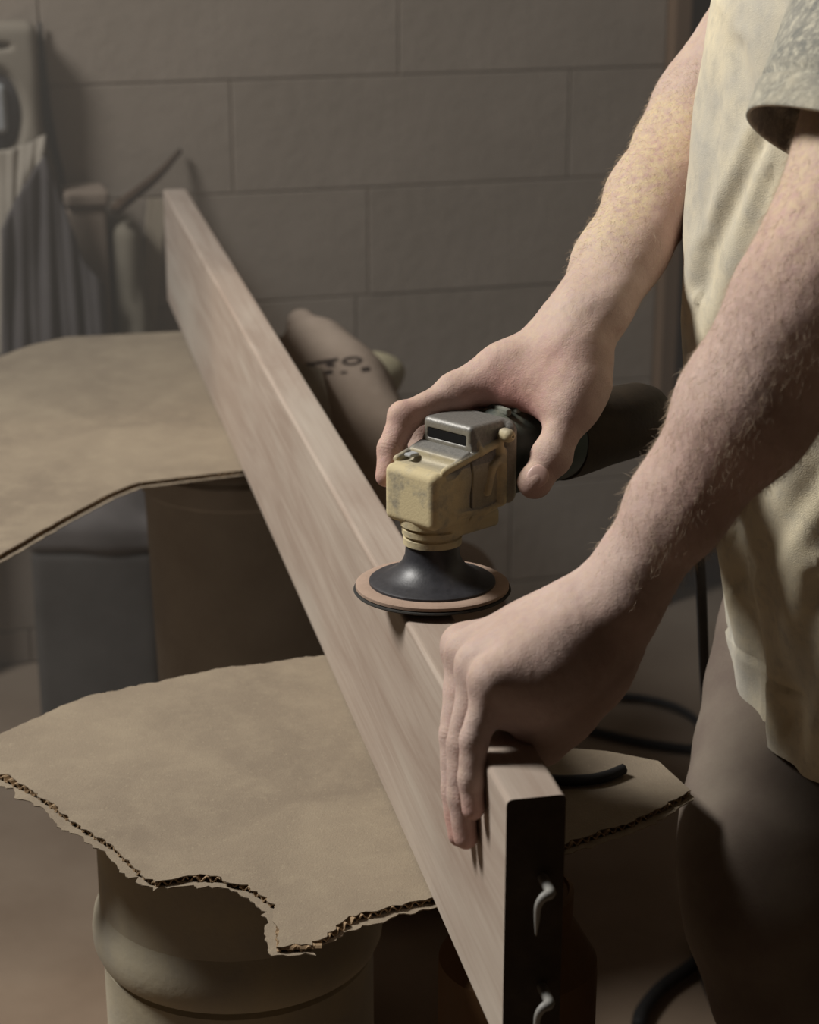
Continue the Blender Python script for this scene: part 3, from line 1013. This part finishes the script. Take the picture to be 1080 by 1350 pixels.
F.cone((-.004, -.0250, .0640), (.026, -.0262, .0600), .0022, .0026, .002)
F.cone((.026, -.0262, .0600), (.046, -.0262, .0640), .0026, .0026, .002)
F.cone((.043, -.0300, .1145), (.043, -.0335, .1145), .0052, .0050, .001)          # screw boss
F.cone((.043, -.0320, .1145), (.043, -.0360, .1145), .0022, .0022, 0, op='s')
F.cone((.036, -.0290, .0760), (.036, -.0340, .0760), .0024, .0024, 0, op='s')
F.ell((-.006, .016, .1015), (.0055, .0045, .0035), .001, op='s')
v, f = F.mesh()
def head_dust_shade(v, n):
    front = np.clip((0.012 - v[:, 0]) / 0.03, 0, 1)
    top = np.clip(n[:, 2], 0, 1)
    side = (n[:, 1] < -.55) & (v[:, 1] > -.0275) & (v[:, 0] > -.012) & (v[:, 2] > .062)  # side panel loses dust colour here: its shade is painted in
    return -0.55 * side + 0.22 + 1.3 * front * (0.6 + .4 * (n[:, 0] < .3)) - 0.55 * top * (v[:, 0] > -.014) + 0.6 * np.clip((.064 - v[:, 2]) / .008, 0, 1) + 0.75 * ((v[:, 1] < -.0262) & (v[:, 0] < .046))
gh_o = link('gear_head', mesh_data('gear_head', v, f), MAT['cast'], groot)
dusty(gh_o, head_dust_shade)
lathe('screw', [(.0020, 0), (.0020, .0012), (.0038, .0013), (.0040, .0016), (0, .0017)], MAT['steel'], groot, axis='Z', n=20)
scr = bpy.data.objects['screw']; scr.parent = groot; scr.location = (.043, -.0327, .1145); scr.rotation_euler = (math.radians(90), 0, 0)
box('slot', (.0148, 0, .1128), (.0012, .0380, .0066), MAT['black'], groot, 0.0)
box('spindle_lock', (-.0055, .016, .1000), (.0090, .0070, .0030), MAT['steel'], groot, .0012)
lathe('motor_housing', [(.0300, .056), (.0330, .060), (.0336, .075), (.0336, .108), (.0330, .128), (.0326, .131)], MAT['green'], groot, axis='X', c=(0, 0, .092), n=64)
lathe('seam', [(.0318, .1305), (.0318, .1335)], MAT['black'], groot, axis='X', c=(0, 0, .092), n=64)
for i in range(5):
    box('vent_slat', (.066 + i * .0085, 0, .1252), (.0045, .034 - .001 * i, .0052), MAT['vent'], groot, .0014, rz=0.12 * (i - 2))
box('slide_switch', (.085, -.0335, .099), (.026, .0050, .010), MAT['black'], groot, .002)
lathe('rear_handle', [(.0318, .133), (.0318, .150), (.0300, .185), (.0296, .215), (.0288, .230), (.025, .242), (.018, .249), (.010, .2515), (0, .252)], MAT['handle'], groot, axis='X', c=(0, 0, .089), n=48)
lathe('cord_sleeve', [(.0075, .244), (.0075, .253), (.0055, .262), (0, .263)], MAT['cord'], groot, axis='X', c=(0, 0, .080), n=20)
# cord: leaves the handle, hangs to the floor (points in grinder coordinates)
def GL(w):
    d = np.asarray(w) - np.array([SX, SY, SZ])
    return np.array([GA[0] * d[0] + GA[1] * d[1], -GA[1] * d[0] + GA[0] * d[1], d[2]])
cord_pts = [(.250, 0, .080), (.266, -.002, .077), (.276, -.006, .055)] + [GL(P(x, y, d)) for x, y, d in ((914, 660, 1.66), (921, 710, 1.72), (925, 770, 1.80), (928, 860, 1.92), (932, 940, 2.06), (932, 985, 2.16))]
w_ = Z(936, 1040, .006)
cord_pts += [GL(P(931, 1015, 2.4)), GL(Z(940, 1050, .006)), GL(Z(985, 1075, .006)), GL(Z(1060, 1090, .006))]
tube('power_cord', cord_pts, .0052, MAT['cord'], groot, 10, 8)

# ================================================================== THE PERSON
H_ = 0.0013
def OLf(x, y, o): return plane(x, y, BL - BN * o, BN)
def chain(F, pts, rad, k=0.003, flat=None):
    """one finger: smooth chain of tapered cones, kept apart from its neighbours"""
    pts = [np.asarray(p, float) for p in pts]
    lo = np.min(pts, axis=0) - 0.05; hi = np.max(pts, axis=0) + 0.05
    def fn(x, y, z):
        d = None
        for i in range(len(pts) - 1):
            a, b = pts[i], pts[i + 1]
            m = (a + b) / 2
            r0, r1 = rad[i], rad[i + 1]
            c = cone_d(x, y, z, a, b, r0, r1)
            d = c if d is None else smin(d, c, k)
        return d
    F.put(lo, hi, fn, 0.0)

# ---- right arm (far): hand over the grinder
W = P(765, 424, 1.455)
EL = P(938, 140, 1.600)
SHR = np.array([.375, 1.70, 1.46])
FR = Field((-.05, 1.27, .97), (.43, 1.79, 1.50), H_)
ax_ = (EL - W) / np.linalg.norm(EL - W)
dors = np.array([-.55, -.42, .72]); dors -= ax_ * (dors @ ax_); dors /= np.linalg.norm(dors)
iM, iP, iD, iT = P(601, 519, 1.457), P(533, 550, 1.442), P(515, 592, 1.438), P(510, 628, 1.434)
mM, mP, mD, mT = G(.076, .052, .114), G(.052, .066, .098), G(.046, .058, .080), G(.047, .047, .064)
rM, rP, rD, rT = G(.096, .054, .108), G(.078, .066, .092), G(.074, .056, .074), G(.076, .044, .060)
pM, pP, pD, pT = G(.115, .050, .102), G(.104, .060, .086), G(.100, .052, .072), G(.101, .042, .060)
tC, tM, tI, tT = P(774, 478, 1.438), P(750, 548, 1.424), P(727, 602, 1.416), P(706, 634, 1.412)
for p_, r_ in (((iM, iP, iD, iT), (.0120, .0110, .0096, .0082)), ((mM, mP, mD, mT), (.0125, .0108, .0095, .008)), ((rM, rP, rD, rT), (.012, .0105, .009, .0078)), ((pM, pP, pD, pT), (.0108, .0092, .008, .007))):
    chain(FR, p_, r_)
chain(FR, (tC, tM, tI, tT), (.0170, .0140, .0130, .0108), .004)
FR.ell(tT + (tT - tI) * .06, (.0112, .0106, .0112), .006)
FR.ell(tI, (.0138, .0136, .0136), .006)
FR.ell(iP + dors * .001, (.0116, .0116, .0116), .004)
FR.ell(iM + dors * .001, (.0124, .0124, .0120), .006)
for mcp, r_ in ((iM, .0125), (mM, .0122), (rM, .0118), (pM, .0108)):
    FR.cone(mcp - ax_ * -.002, W * .72 + mcp * .28 - dors * .003, r_ * .92, .0150, .014)
palm = (iM + mM + rM + pM) / 4
FR.cone(palm * .72 + W * .28 - dors * .006, W * .85 + palm * .15 - dors * .003, .022, .024, .02, (dors, .72))
FR.cone(W, tM * .35 + tC * .65, .0185, .0165, .02)                      # thenar
FR.cone(iM * .62 + W * .38, tM * .55 + tC * .45, .0135, .0150, .022)        # first web, muscle
FR.cone(iM * .80 + W * .20 - dors * .004, tM * .9 + tC * .1 - dors * .001, .0078, .0085, .020)
FR.cone(pM * .6 + W * .4 - dors * .006, W - dors * .004, .016, .020, .018)
# forearm
flat = (dors, .76)
pts = [W - ax_ * .022, W + ax_ * .018, W + ax_ * .075, W + ax_ * .155, W + ax_ * .215, EL]
rad = [.0258, .0285, .0350, .0405, .0420, .0400]
for i in range(5):
    fl_ = (dors, [.74, .76, .80, .86, .92][i])
    FR.cone(pts[i], pts[i + 1], rad[i], rad[i + 1], .012, fl_)
FR.cone(W + ax_ * .01 + np.cross(ax_, dors) * .018, W + ax_ * .05 + np.cross(ax_, dors) * .016, .012, .012, .02)
FR.cone(EL, SHR, .0430, .052, .025)
FR.ell(EL - dors * .01, (.040, .040, .040), .02)
vR, fR = FR.mesh()

# ---- left arm (near): hand gripping the board
WL = P(812, 786, 1.222)
ELL = P(1110, 356, 1.135)
SHL = np.array([.335, 1.285, 1.46])
FLd = Field((-.02, .97, .85), (.42, 1.36, 1.50), H_)
axl = (ELL - WL) / np.linalg.norm(ELL - WL)
dl = np.array([-.60, -.10, .79]); dl -= axl * (dl @ axl); dl /= np.linalg.norm(dl)
hands = {'pinky': ((651, 898), 1.186, (624, 1066), (.0112, .0088, .0080, .0070), .0062),
         'ring': ((632, 878), 1.212, (614, 1104), (.0118, .0094, .0086, .0076), .0070),
         'middle': ((619, 862), 1.240, (606, 1100), (.0118, .0094, .0086, .0076), .0068),
         'index': ((613, 852), 1.262, (604, 1072), (.0120, .0092, .0084, .0074), .0040)}
def finger_left(k):
    (mx, my), md, (tx, ty), rr, bow = hands[k]
    m_ = P(mx, my, md); t_ = OLf(tx, ty, rr[3] + .0004)
    return [m_, m_ * .55 + t_ * .45 - BN * bow, m_ * .24 + t_ * .76 - BN * bow * .7, t_], rr
mcps = {}
for k in hands:
    q, rr = finger_left(k)
    mcps[k] = q[0]
    chain(FLd, q, rr, .0035)
for k in mcps:
    r_ = .0125
    FLd.ell(mcps[k] + dl * .0005, (.0120, .0120, .0116), .006)
    FLd.cone(mcps[k], WL * .72 + mcps[k] * .28, r_, .0155, .012)
palml = sum(mcps.values()) / 4
FLd.cone(palml * .75 + WL * .25 - dl * .008, WL * .8 + palml * .2 - dl * .003, .022, .026, .02, (dl, .75))
FLd.cone(mcps['pinky'] * .82 + WL * .18 - dl * .013, WL * .85 + mcps['pinky'] * .15 - dl * .012, .0150, .0195, .02)   # heel of the palm
tl = [P(800, 842, 1.225), P(776, 896, 1.225), P(744, 944, 1.222), P(718, 985, 1.222)]
chain(FLd, tl, (.0190, .0155, .0142, .0115), .006)
FLd.cone(WL - dl * .006, tl[0] * .6 + tl[1] * .4, .022, .0180, .02)
FLd.ell(P(728, 898, 1.215), (.030, .030, .028), .03)
FLd.ell(P(690, 905, 1.215), (.020, .024, .024), .025)
FLd.cone(mcps['index'] * .6 + WL * .4 - dl * .012, tl[0] * .4 + tl[1] * .6, .014, .015, .022)
ptl = [WL - axl * .022, WL + axl * .018, WL + axl * .070, WL + axl * .145, WL + axl * .205, ELL]
rl = [.0275, .0290, .0350, .0450, .0475, .0460]
for i in range(5):
    FLd.cone(ptl[i], ptl[i + 1], rl[i], rl[i + 1], .012, (dl, [.77, .79, .84, .92, .96][i]))
FLd.cone(WL + axl * .006 - np.cross(axl, dl) * -.016 , WL + axl * .05, .013, .012, .02)
FLd.cone(ELL, SHL, .0450, .055, .03)
FLd.ell(ELL - dl * .012, (.042, .042, .042), .02)
vL, fL = FLd.mesh()

# ---- trunk, neck, head, legs (inside the clothes or above the frame)
FB = Field((.05, 1.0, -.01), (.72, 1.95, 1.86), 0.009)
TC = np.array([.372, 1.458])
TF = np.array([-.965, -.262, 0]); TS = np.array([-.262, .965, 0])       # chest faces TF, right side TS
def T3(f_, s_, z): return np.array([TC[0] + TF[0] * f_ + TS[0] * s_, TC[1] + TF[1] * f_ + TS[1] * s_, z])
for (z0, z1, a, b) in ((.90, 1.05, .105, .102), (1.05, 1.22, .102, .110), (1.22, 1.40, .110, .100)):
    for s_ in (-.055, .055):
        FB.cone(T3(-.04, s_, z0), T3(-.03, s_ * 1.1, z1), a - .02, b - .02, .04)
FB.cone(T3(-.02, -.15, 1.44), T3(-.02, .15, 1.44), .055, .055, .05)
FB.cone(T3(-.02, 0, 1.45), T3(.03, 0, 1.58), .062, .055, .04)
FB.cone(SHL, T3(-.02, -.12, 1.43), .056, .06, .04)
FB.cone(SHR, T3(-.02, .12, 1.43), .056, .06, .04)
FB.cone(SHL, ELL, .050, .040, .02); FB.cone(SHR, EL, .048, .037, .02)
FB.ell(T3(.055, 0, 1.685), (.098, .080, .112), .02)
FB.cone(T3(.085, 0, 1.62), T3(.115, 0, 1.595), .052, .036, .03)
FB.cone(T3(.150, 0, 1.690), T3(.168, 0, 1.650), .010, .015, .014)
FB.ell(T3(.045, .082, 1.665), (.022, .012, .032), .008); FB.ell(T3(.045, -.082, 1.665), (.022, .012, .032), .008)
FB.cone(T3(.140, -.022, 1.618), T3(.140, .022, 1.618), .008, .008, .008)
for s_ in (-.035, .035):
    FB.ell(T3(.138, s_, 1.700), (.014, .014, .011), .004)
for s_ in (-1, 1):
    hp_, kn_, ft_ = ((np.array([.405, 1.425, .86]), np.array([.405, 1.385, .50]), np.array([.47, 1.38, .07])) if s_ < 0 else (P(945, 900, 1.64) + np.array([.066, .01, 0]), P(925, 1250, 1.55) + np.array([.078, .01, 0]), np.array([.50, 1.66, .07])))
    FB.cone(hp_, kn_, .056, .054, .03)
    FB.cone(kn_, ft_, .054, .040, .03)
    FB.cone(ft_ - np.array([0, 0, .025]), ft_ + np.array([-.16, .03, -.037]), .042, .032, .03)
vB, fB = FB.mesh()
keep_b = np.ones(len(fB), bool)
V = np.concatenate([vR, vL, vB]); Fq = np.concatenate([fR, fL + len(vR), fB + len(vR) + len(vL)])
# knuckle creases, tendons and pores: small relief along the normals
body_me = mesh_data('body', V, Fq)
N = normals(body_me)
rel = np.zeros(len(V), np.float32)
arm = np.arange(len(V)) < len(vR) + len(vL)
rel[arm] += soft_noise(V[arm], 140, 11) * .00045 + soft_noise(V[arm], 420, 12) * .00016
def crease(c, axis, w, span, depth, n=3, pitch=.0026):
    d = V - c
    s_ = d @ axis
    m = np.exp(-(np.linalg.norm(d - np.outer(s_, axis), axis=1) / span) ** 2) * np.exp(-(s_ / w) ** 2)
    return -depth * m * (0.5 + 0.5 * np.cos(2 * math.pi * s_ / pitch))
for q in ((iM, iP, iD, iT), (tC, tM, tI, tT)):
    for j in (1, 2):
        t = (q[j + 1] - q[j - 1]); t /= np.linalg.norm(t)
        rel += crease(q[j], t, .006, .016, .0006)
for k in hands:
    q, rr = finger_left(k)
    for j in (1, 2):
        t = (q[j + 1] - q[j - 1]); t /= np.linalg.norm(t)
        rel += crease(q[j], t, .005, .014, .0006)
V2 = V + N * rel[:, None]
body_me.vertices.foreach_set('co', V2.astype(np.float32).ravel())
def near(c, r): return np.exp(-(np.linalg.norm(V - np.asarray(c), axis=1) / r) ** 2)
red = (near(tM * .5 + iM * .5, .036) * .9 + near(iP, .020) * .55 + near(iD, .014) * .5 + near(iT, .014) * .7 + near(tT, .012) * .6 + near(P(735, 470, 1.42), .02) * .35
       + .35 * near(P(885, 180, 1.5), .05) + .3 * near(P(880, 330, 1.5), .045) + .4 * near(P(1040, 280, 1.1), .05) + .25 * near(P(920, 640, 1.13), .05)
       + sum(near(finger_left(k)[0][3], .012) for k in hands) * .6)
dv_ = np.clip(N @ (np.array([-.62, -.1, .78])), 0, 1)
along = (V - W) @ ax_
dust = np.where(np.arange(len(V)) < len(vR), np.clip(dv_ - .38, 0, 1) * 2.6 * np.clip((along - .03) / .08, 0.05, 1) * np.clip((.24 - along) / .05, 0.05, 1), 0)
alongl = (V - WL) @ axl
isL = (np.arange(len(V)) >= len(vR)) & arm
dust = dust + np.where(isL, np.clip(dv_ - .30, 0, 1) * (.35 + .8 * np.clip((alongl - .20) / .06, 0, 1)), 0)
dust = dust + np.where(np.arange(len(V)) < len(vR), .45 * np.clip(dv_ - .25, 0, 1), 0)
set_attr(body_me, 'red', np.clip(red, 0, 1)); set_attr(body_me, 'dust', np.clip(dust, 0, 1))
proot = empty('person', (TC[0], TC[1], 0))
tag(proot, 'person in a dusty T-shirt and dark trousers sanding the board, both forearms bare', 'person')
off_ = -np.array([TC[0], TC[1], 0])
body = link('body', body_me, MAT['skin'], proot, tuple(off_))

# thumb nail
def nail_at(name, c, nrm, along_, size):
    n = Vector(nrm).normalized(); a = Vector(along_); a = (a - n * a.dot(n)).normalized(); b = n.cross(a)
    bm = bmesh.new()
    bmesh.ops.create_uvsphere(bm, u_segments=20, v_segments=12, radius=1)
    R = Matrix((a * size[0], b * size[1], n * size[2])).transposed()
    for v_ in bm.verts:
        v_.co = R @ v_.co + Vector(c) + Vector(off_)
    return obj(name, bm, MAT['nail'], proot, smooth=True)
ta = (tT - tI) / np.linalg.norm(tT - tI)
tn = np.array([-.06, -.86, .36]); tn -= ta * (tn @ ta); tn /= np.linalg.norm(tn)
nail_at('thumbnail', tT - ta * .0012 + tn * .0106, tn + ta * .12, ta, (.0088, .0076, .0018))

# ---- T-shirt
FS = Field((.10, 1.08, .80), (.62, 1.80, 1.56), 0.0042)
ZP = [0.80, 0.845, 0.87, 0.93, 0.985, 1.06, 1.1375, 1.20, 1.27, 1.375, 1.46, 1.52]
FX = [.004, .006, .010, .022, .034, .058, .070, .072, .070, .058, .034, .0]              # extra reach of the front
def shirt_fn(x, y, z):
    dx, dy = x - TC[0], y - TC[1]
    lf = dx * TF[0] + dy * TF[1]
    ls = dx * TS[0] + dy * TS[1]
    fr = np.interp(z.ravel(), ZP, FX).reshape(z.shape).astype(np.float32)
    af = np.where(lf > 0, .092 + fr, .125)
    as_ = np.interp(z.ravel(), [.8, .95, 1.15, 1.30, 1.42, 1.50, 1.56], [.188, .183, .178, .180, .172, .10, .04]).reshape(z.shape)
    # folds: shallow, running down the cloth
    ang = np.arctan2(ls, lf)
    fold = .0030 * np.sin(7 * ang + 5 * z + .8) * np.clip((1.32 - z) / .3, 0, 1) + .0022 * np.sin(13 * ang - 9 * z) * np.clip((1.2 - z) / .25, 0, 1)
    as_ = np.where(ls > 0, as_ * .84, as_)
    l = np.power((np.abs(lf) / af) ** 2.3 + (np.abs(ls) / as_) ** 2.3, 1 / 2.3)
    return (l - 1) * np.minimum(af, as_) * .95 - fold
gx, gy, gz = FS.grid_points()
FS.a[:] = np.clip(shirt_fn(gx, gy, gz), -.05, .05)
slv_dir = (ELL - SHL) / np.linalg.norm(ELL - SHL)
s_top = np.array([.345, 1.315, 1.455])
s_end_l = SHL + (ELL - SHL) * .72
FS.cone(s_top, s_end_l + slv_dir * .06 + np.array([-.006, 0, -.004]), .073, .0765, .05)
slr_dir = (EL - SHR) / np.linalg.norm(EL - SHR)
s_end_r = SHR + (EL - SHR) * .45
FS.cone(np.array([.375, 1.68, 1.455]), s_end_r + slr_dir * .06, .070, .070, .05)
FS.ell(T3(-.02, 0, 1.50), (.11, .16, .05), .04)
# diagonal creases at the side of the chest (gathers)
def seg_groove(x0, y0, x1, y1, d0, d1, r, k=.012):
    FS.cone(P(x0, y0, d0), P(x1, y1, d1), r, r * .4, k, op='s')
vS, fS = FS.mesh()
# the cloth ends at the hem, the sleeve openings and the neck
bm = bmesh.new()
me_s = mesh_data('shirt_raw', vS, fS)
bm.from_mesh(me_s)
def cut(bm, co, no, sel):
    g = [f for f in bm.faces if sel(f.calc_center_median())]
    es = {e for f in g for e in f.edges}; vs = {v for f in g for v in f.verts}
    bmesh.ops.bisect_plane(bm, geom=list(g) + list(es) + list(vs), plane_co=co, plane_no=no, clear_outer=False)
    n = Vector(no)
    dead = [f for f in bm.faces if (f.calc_center_median() - Vector(co)).dot(n) > 0 and sel(f.calc_center_median())]
    bmesh.ops.delete(bm, geom=dead, context='FACES')
HZ = 0.846
cut(bm, (0, 0, HZ), (-.03, -.02, -1), lambda c: c.z < .9)
def axis_dist(c, a, b):
    a, b = Vector(a), Vector(b); t = (c - a).dot((b - a).normalized())
    return ((c - a) - (b - a).normalized() * t).length
lim_l = .115
scut_n = np.array([-.37, -.27, -.89]); scut_n /= np.linalg.norm(scut_n)
cut(bm, tuple(s_end_l), tuple(scut_n), lambda c: axis_dist(c, SHL, ELL) < lim_l and (c - Vector(s_end_l)).length < .16 and (c.z < 1.40) and (np.array(c) - s_end_l) @ np.array([TS[0], TS[1], 0]) < .09)
cut(bm, tuple(s_end_r), tuple(slr_dir), lambda c: axis_dist(c, SHR, EL) < .11 and (c - Vector(s_end_r)).length < .15)
nk = T3(.0, 0, 1.53)
cut(bm, tuple(nk), (TF[0] * .3, TF[1] * .3, .95), lambda c: c.z > 1.47)
me_t = bpy.data.meshes.new('tshirt')
bm.to_mesh(me_t); bm.free()
me_t.shade_smooth()
v = np.empty(len(me_t.vertices) * 3, np.float32); me_t.vertices.foreach_get('co', v); v = v.reshape(-1, 3)
n = normals(me_t)
dsl = -((v - s_end_l) @ scut_n)
on_sleeve = np.array([axis_dist(Vector(p), SHL, ELL) < .105 and p[2] > 1.2 for p in v])
band = on_sleeve & (dsl < .0235) & (dsl > -.01)
axd = np.array([axis_dist(Vector(p), SHL, ELL) for p in v])
groove = on_sleeve & (np.abs(dsl - .0255) < .0030) & (axd < .088)
hemb = (v[:, 2] < HZ + .022)
hemg = np.abs(v[:, 2] - (HZ + .0245)) < .0028
v = v + n * (.0014 * band - .0026 * groove + .0014 * hemb - .0010 * hemg)[:, None] + n * (soft_noise(v, 55, 21) * .0012)[:, None]
q_ = px_many(v)
facing = (n @ FW) < -.05
def fold(poly, depth, w, side):
    """a crease in the cloth along a line of surface points (given where the photo shows them)"""
    d = np.full(len(v), 1e9)
    for a, b in zip(poly[:-1], poly[1:]):
        a, b = np.array(a, float), np.array(b, float)
        ab = b - a; t = np.clip(((q_ - a) @ ab) / (ab @ ab), 0, 1)
        r_ = q_ - a - t[:, None] * ab
        sg = np.sign(ab[0] * r_[:, 1] - ab[1] * r_[:, 0])
        dd = np.linalg.norm(r_, axis=1)
        m_ = dd < np.abs(d)
        d = np.where(m_, dd * sg, d)
    ok = facing & (v[:, 2] < 1.42) & ~on_sleeve
    return (depth * (np.exp(-((d - side * w) / w) ** 2) - 1.1 * np.exp(-(d / w) ** 2))) * ok
dd_ = fold([(1003, 178), (985, 225), (962, 275), (935, 330), (925, 380)], 0.0099, 13, 1)
dd_ += fold([(945, 20), (950, 120), (940, 220), (932, 300)], .0035, 10, -1)
dd_ += fold([(1030, 560), (1000, 640), (975, 690)], .0050, 16, 1)
dd_ += fold([(1070, 900), (1055, 960), (1050, 1010)], .0045, 14, -1)
dd_ += fold([(1078, 330), (1040, 400), (1010, 470)], .0040, 14, 1)
dd_ += fold([(975, 60), (992, 130), (1000, 190)], 0.0066, 14, -1)
dd_ += fold([(1012, 240), (985, 330), (955, 420), (935, 470)], 0.0048, 14, 1)
dd_ += fold([(1080, 770), (1062, 840), (1040, 940)], 0.0099, 22, 1)
dd_ += fold([(1075, 640), (1020, 720), (985, 760)], 0.0066, 20, -1)
v = v + n * (dd_ * .42)[:, None]
me_t.vertices.foreach_set('co', v.astype(np.float32).ravel())
set_attr(me_t, 'sleeve', on_sleeve * np.clip((dsl + .01) / .012, 0, 1) * np.where(band, .85, 1.0) * (v[:, 0] < 1))
ts = link('tshirt', me_t, MAT['shirt'], proot, tuple(off_))
tag(ts, 'cream and grey dusty T-shirt')
so = ts.modifiers.new('cloth', 'SOLIDIFY'); so.thickness = .0022; so.offset = -1

# ---- trousers
FT = Field((.05, 1.12, 0.02), (.70, 1.95, 1.06), 0.006)
hipR, kneeR, footR = np.array([.386, 1.575, .87]), np.array([.352, 1.665, .58]), np.array([.44, 1.75, .07])
hipL, kneeL, footL = np.array([.405, 1.425, .86]), np.array([.405, 1.385, .50]), np.array([.47, 1.38, .07])
leg_nodes = [(P(x, y, d) + np.array([r_, .01, 0]), r_) for x, y, d, r_ in ((964, 770, 1.66, .050), (953, 840, 1.65, .056), (935, 920, 1.64, .062), (914, 1010, 1.62, .068), (898, 1090, 1.59, .074), (893, 1150, 1.57, .078), (903, 1215, 1.56, .078), (935, 1300, 1.56, .076), (985, 1400, 1.60, .074))]
for (c0, r0_), (c1, r1_) in zip(leg_nodes[:-1], leg_nodes[1:]):
    FT.cone(c0, c1, r0_, r1_, .012)
FT.cone(leg_nodes[-1][0], np.array([.50, 1.66, .07]), .074, .070, .03)
FT.cone(hipL, kneeL, .078, .086, .04)
FT.cone(kneeL, footL, .086, .078, .04)
FT.cone(T3(-.045, -.065, .92), T3(-.045, .07, .92), .082, .082, .04)
FT.cone(T3(-.045, -.06, 1.00), T3(-.045, .06, 1.00), .076, .076, .05)
v, f = FT.mesh()
v = v + soft_noise(v, 20, 31)[:, None] * np.array([.004, .004, .001], np.float32) + soft_noise(v, 60, 32)[:, None] * np.array([.0012, .0012, .0004], np.float32)
tr_o = link('trousers', mesh_data('trousers', v, f), MAT['trousers'], proot, tuple(off_))
tag(tr_o, 'dark dusty work trousers')

# ---- hair on the forearms
def hair(name, sel, dirv, count, length, seed):
    r = np.random.default_rng(seed)
    idx = np.flatnonzero(sel)
    pick = r.choice(idx, count)
    base = V2[pick] + r.normal(size=(count, 3)) * .0006
    nn = N[pick]
    d = dirv[None, :] * r.uniform(.5, 1.0, (count, 1)) + nn * r.uniform(.06, .38, (count, 1)) + r.normal(size=(count, 3)) * .28
    d /= np.linalg.norm(d, axis=1)[:, None]
    bend = r.normal(size=(count, 3)) * .35 - nn * .25
    ln = r.uniform(.45, 1.0, (count, 1)) * length
    K = 5
    t = np.linspace(0, 1, K)[None, :, None]
    pts = base[:, None, :] + d[:, None, :] * ln[:, None, :] * t + bend[:, None, :] * ln[:, None, :] * t * t * .5
    hc = bpy.data.hair_curves.new(name)
    hc.add_curves([K] * count)
    hc.attributes['position'].data.foreach_set('vector', pts.astype(np.float32).ravel())
    ra = hc.attributes.get('radius') or hc.attributes.new('radius', 'FLOAT', 'POINT')
    rad_ = np.tile(np.array([1, .95, .85, .65, .25]) * .00006, count)
    ra.data.foreach_set('value', rad_.astype(np.float32))
    hc.materials.append(MAT['hair'])
    o = bpy.data.objects.new(name, hc)
    COL.objects.link(o)
    o.parent = proot; o.location = tuple(off_)
    o['kind'] = 'stuff'
    return o
iR = np.arange(len(V)) < len(vR)
tl_ = (V - WL) @ axl; tr_ = (V - W) @ ax_
hair('arm_hair', isL & (tl_ > .012) & (tl_ < .30) & (RNG.random(len(V)) < np.clip((tl_ - .0) / .08, .1, 1)), -axl * .8 + np.array([.25, 0, -.35]), 13000, .0080, 5)
hair('arm_hair', iR & (tr_ > .0) & (tr_ < .26) & (RNG.random(len(V)) < np.clip(tr_ / .08, .1, 1)), -ax_ * .8 + np.array([-.3, 0, -.1]), 5000, .0062, 6)

# ------------------------------------------------------------------ dust haze in the air before the back wall
hz = bmesh.new()
add_box(hz, tuple(wall_pt(-.3, 1.2, .62)), (3.6, .95, 2.3), Matrix.Rotation(ALPHA, 3, 'Z'))
hz = obj('dust_haze', hz, None)
hmat = bpy.data.materials.new('dust_haze')
hmat.use_nodes = True
hn = hmat.node_tree
hn.nodes.remove(hn.nodes['Principled BSDF'])
vs_ = hn.nodes.new('ShaderNodeVolumeScatter')
vs_.inputs['Color'].default_value = (.95, .86, .76, 1)
vs_.inputs['Density'].default_value = 0.22
vs_.inputs['Anisotropy'].default_value = 0.1
hn.links.new(vs_.outputs[0], hn.nodes['Material Output'].inputs['Volume'])
hz.data.materials.append(hmat)
tag(hz, 'thin haze of wood dust in the air in front of the back wall', 'haze', kind='stuff')
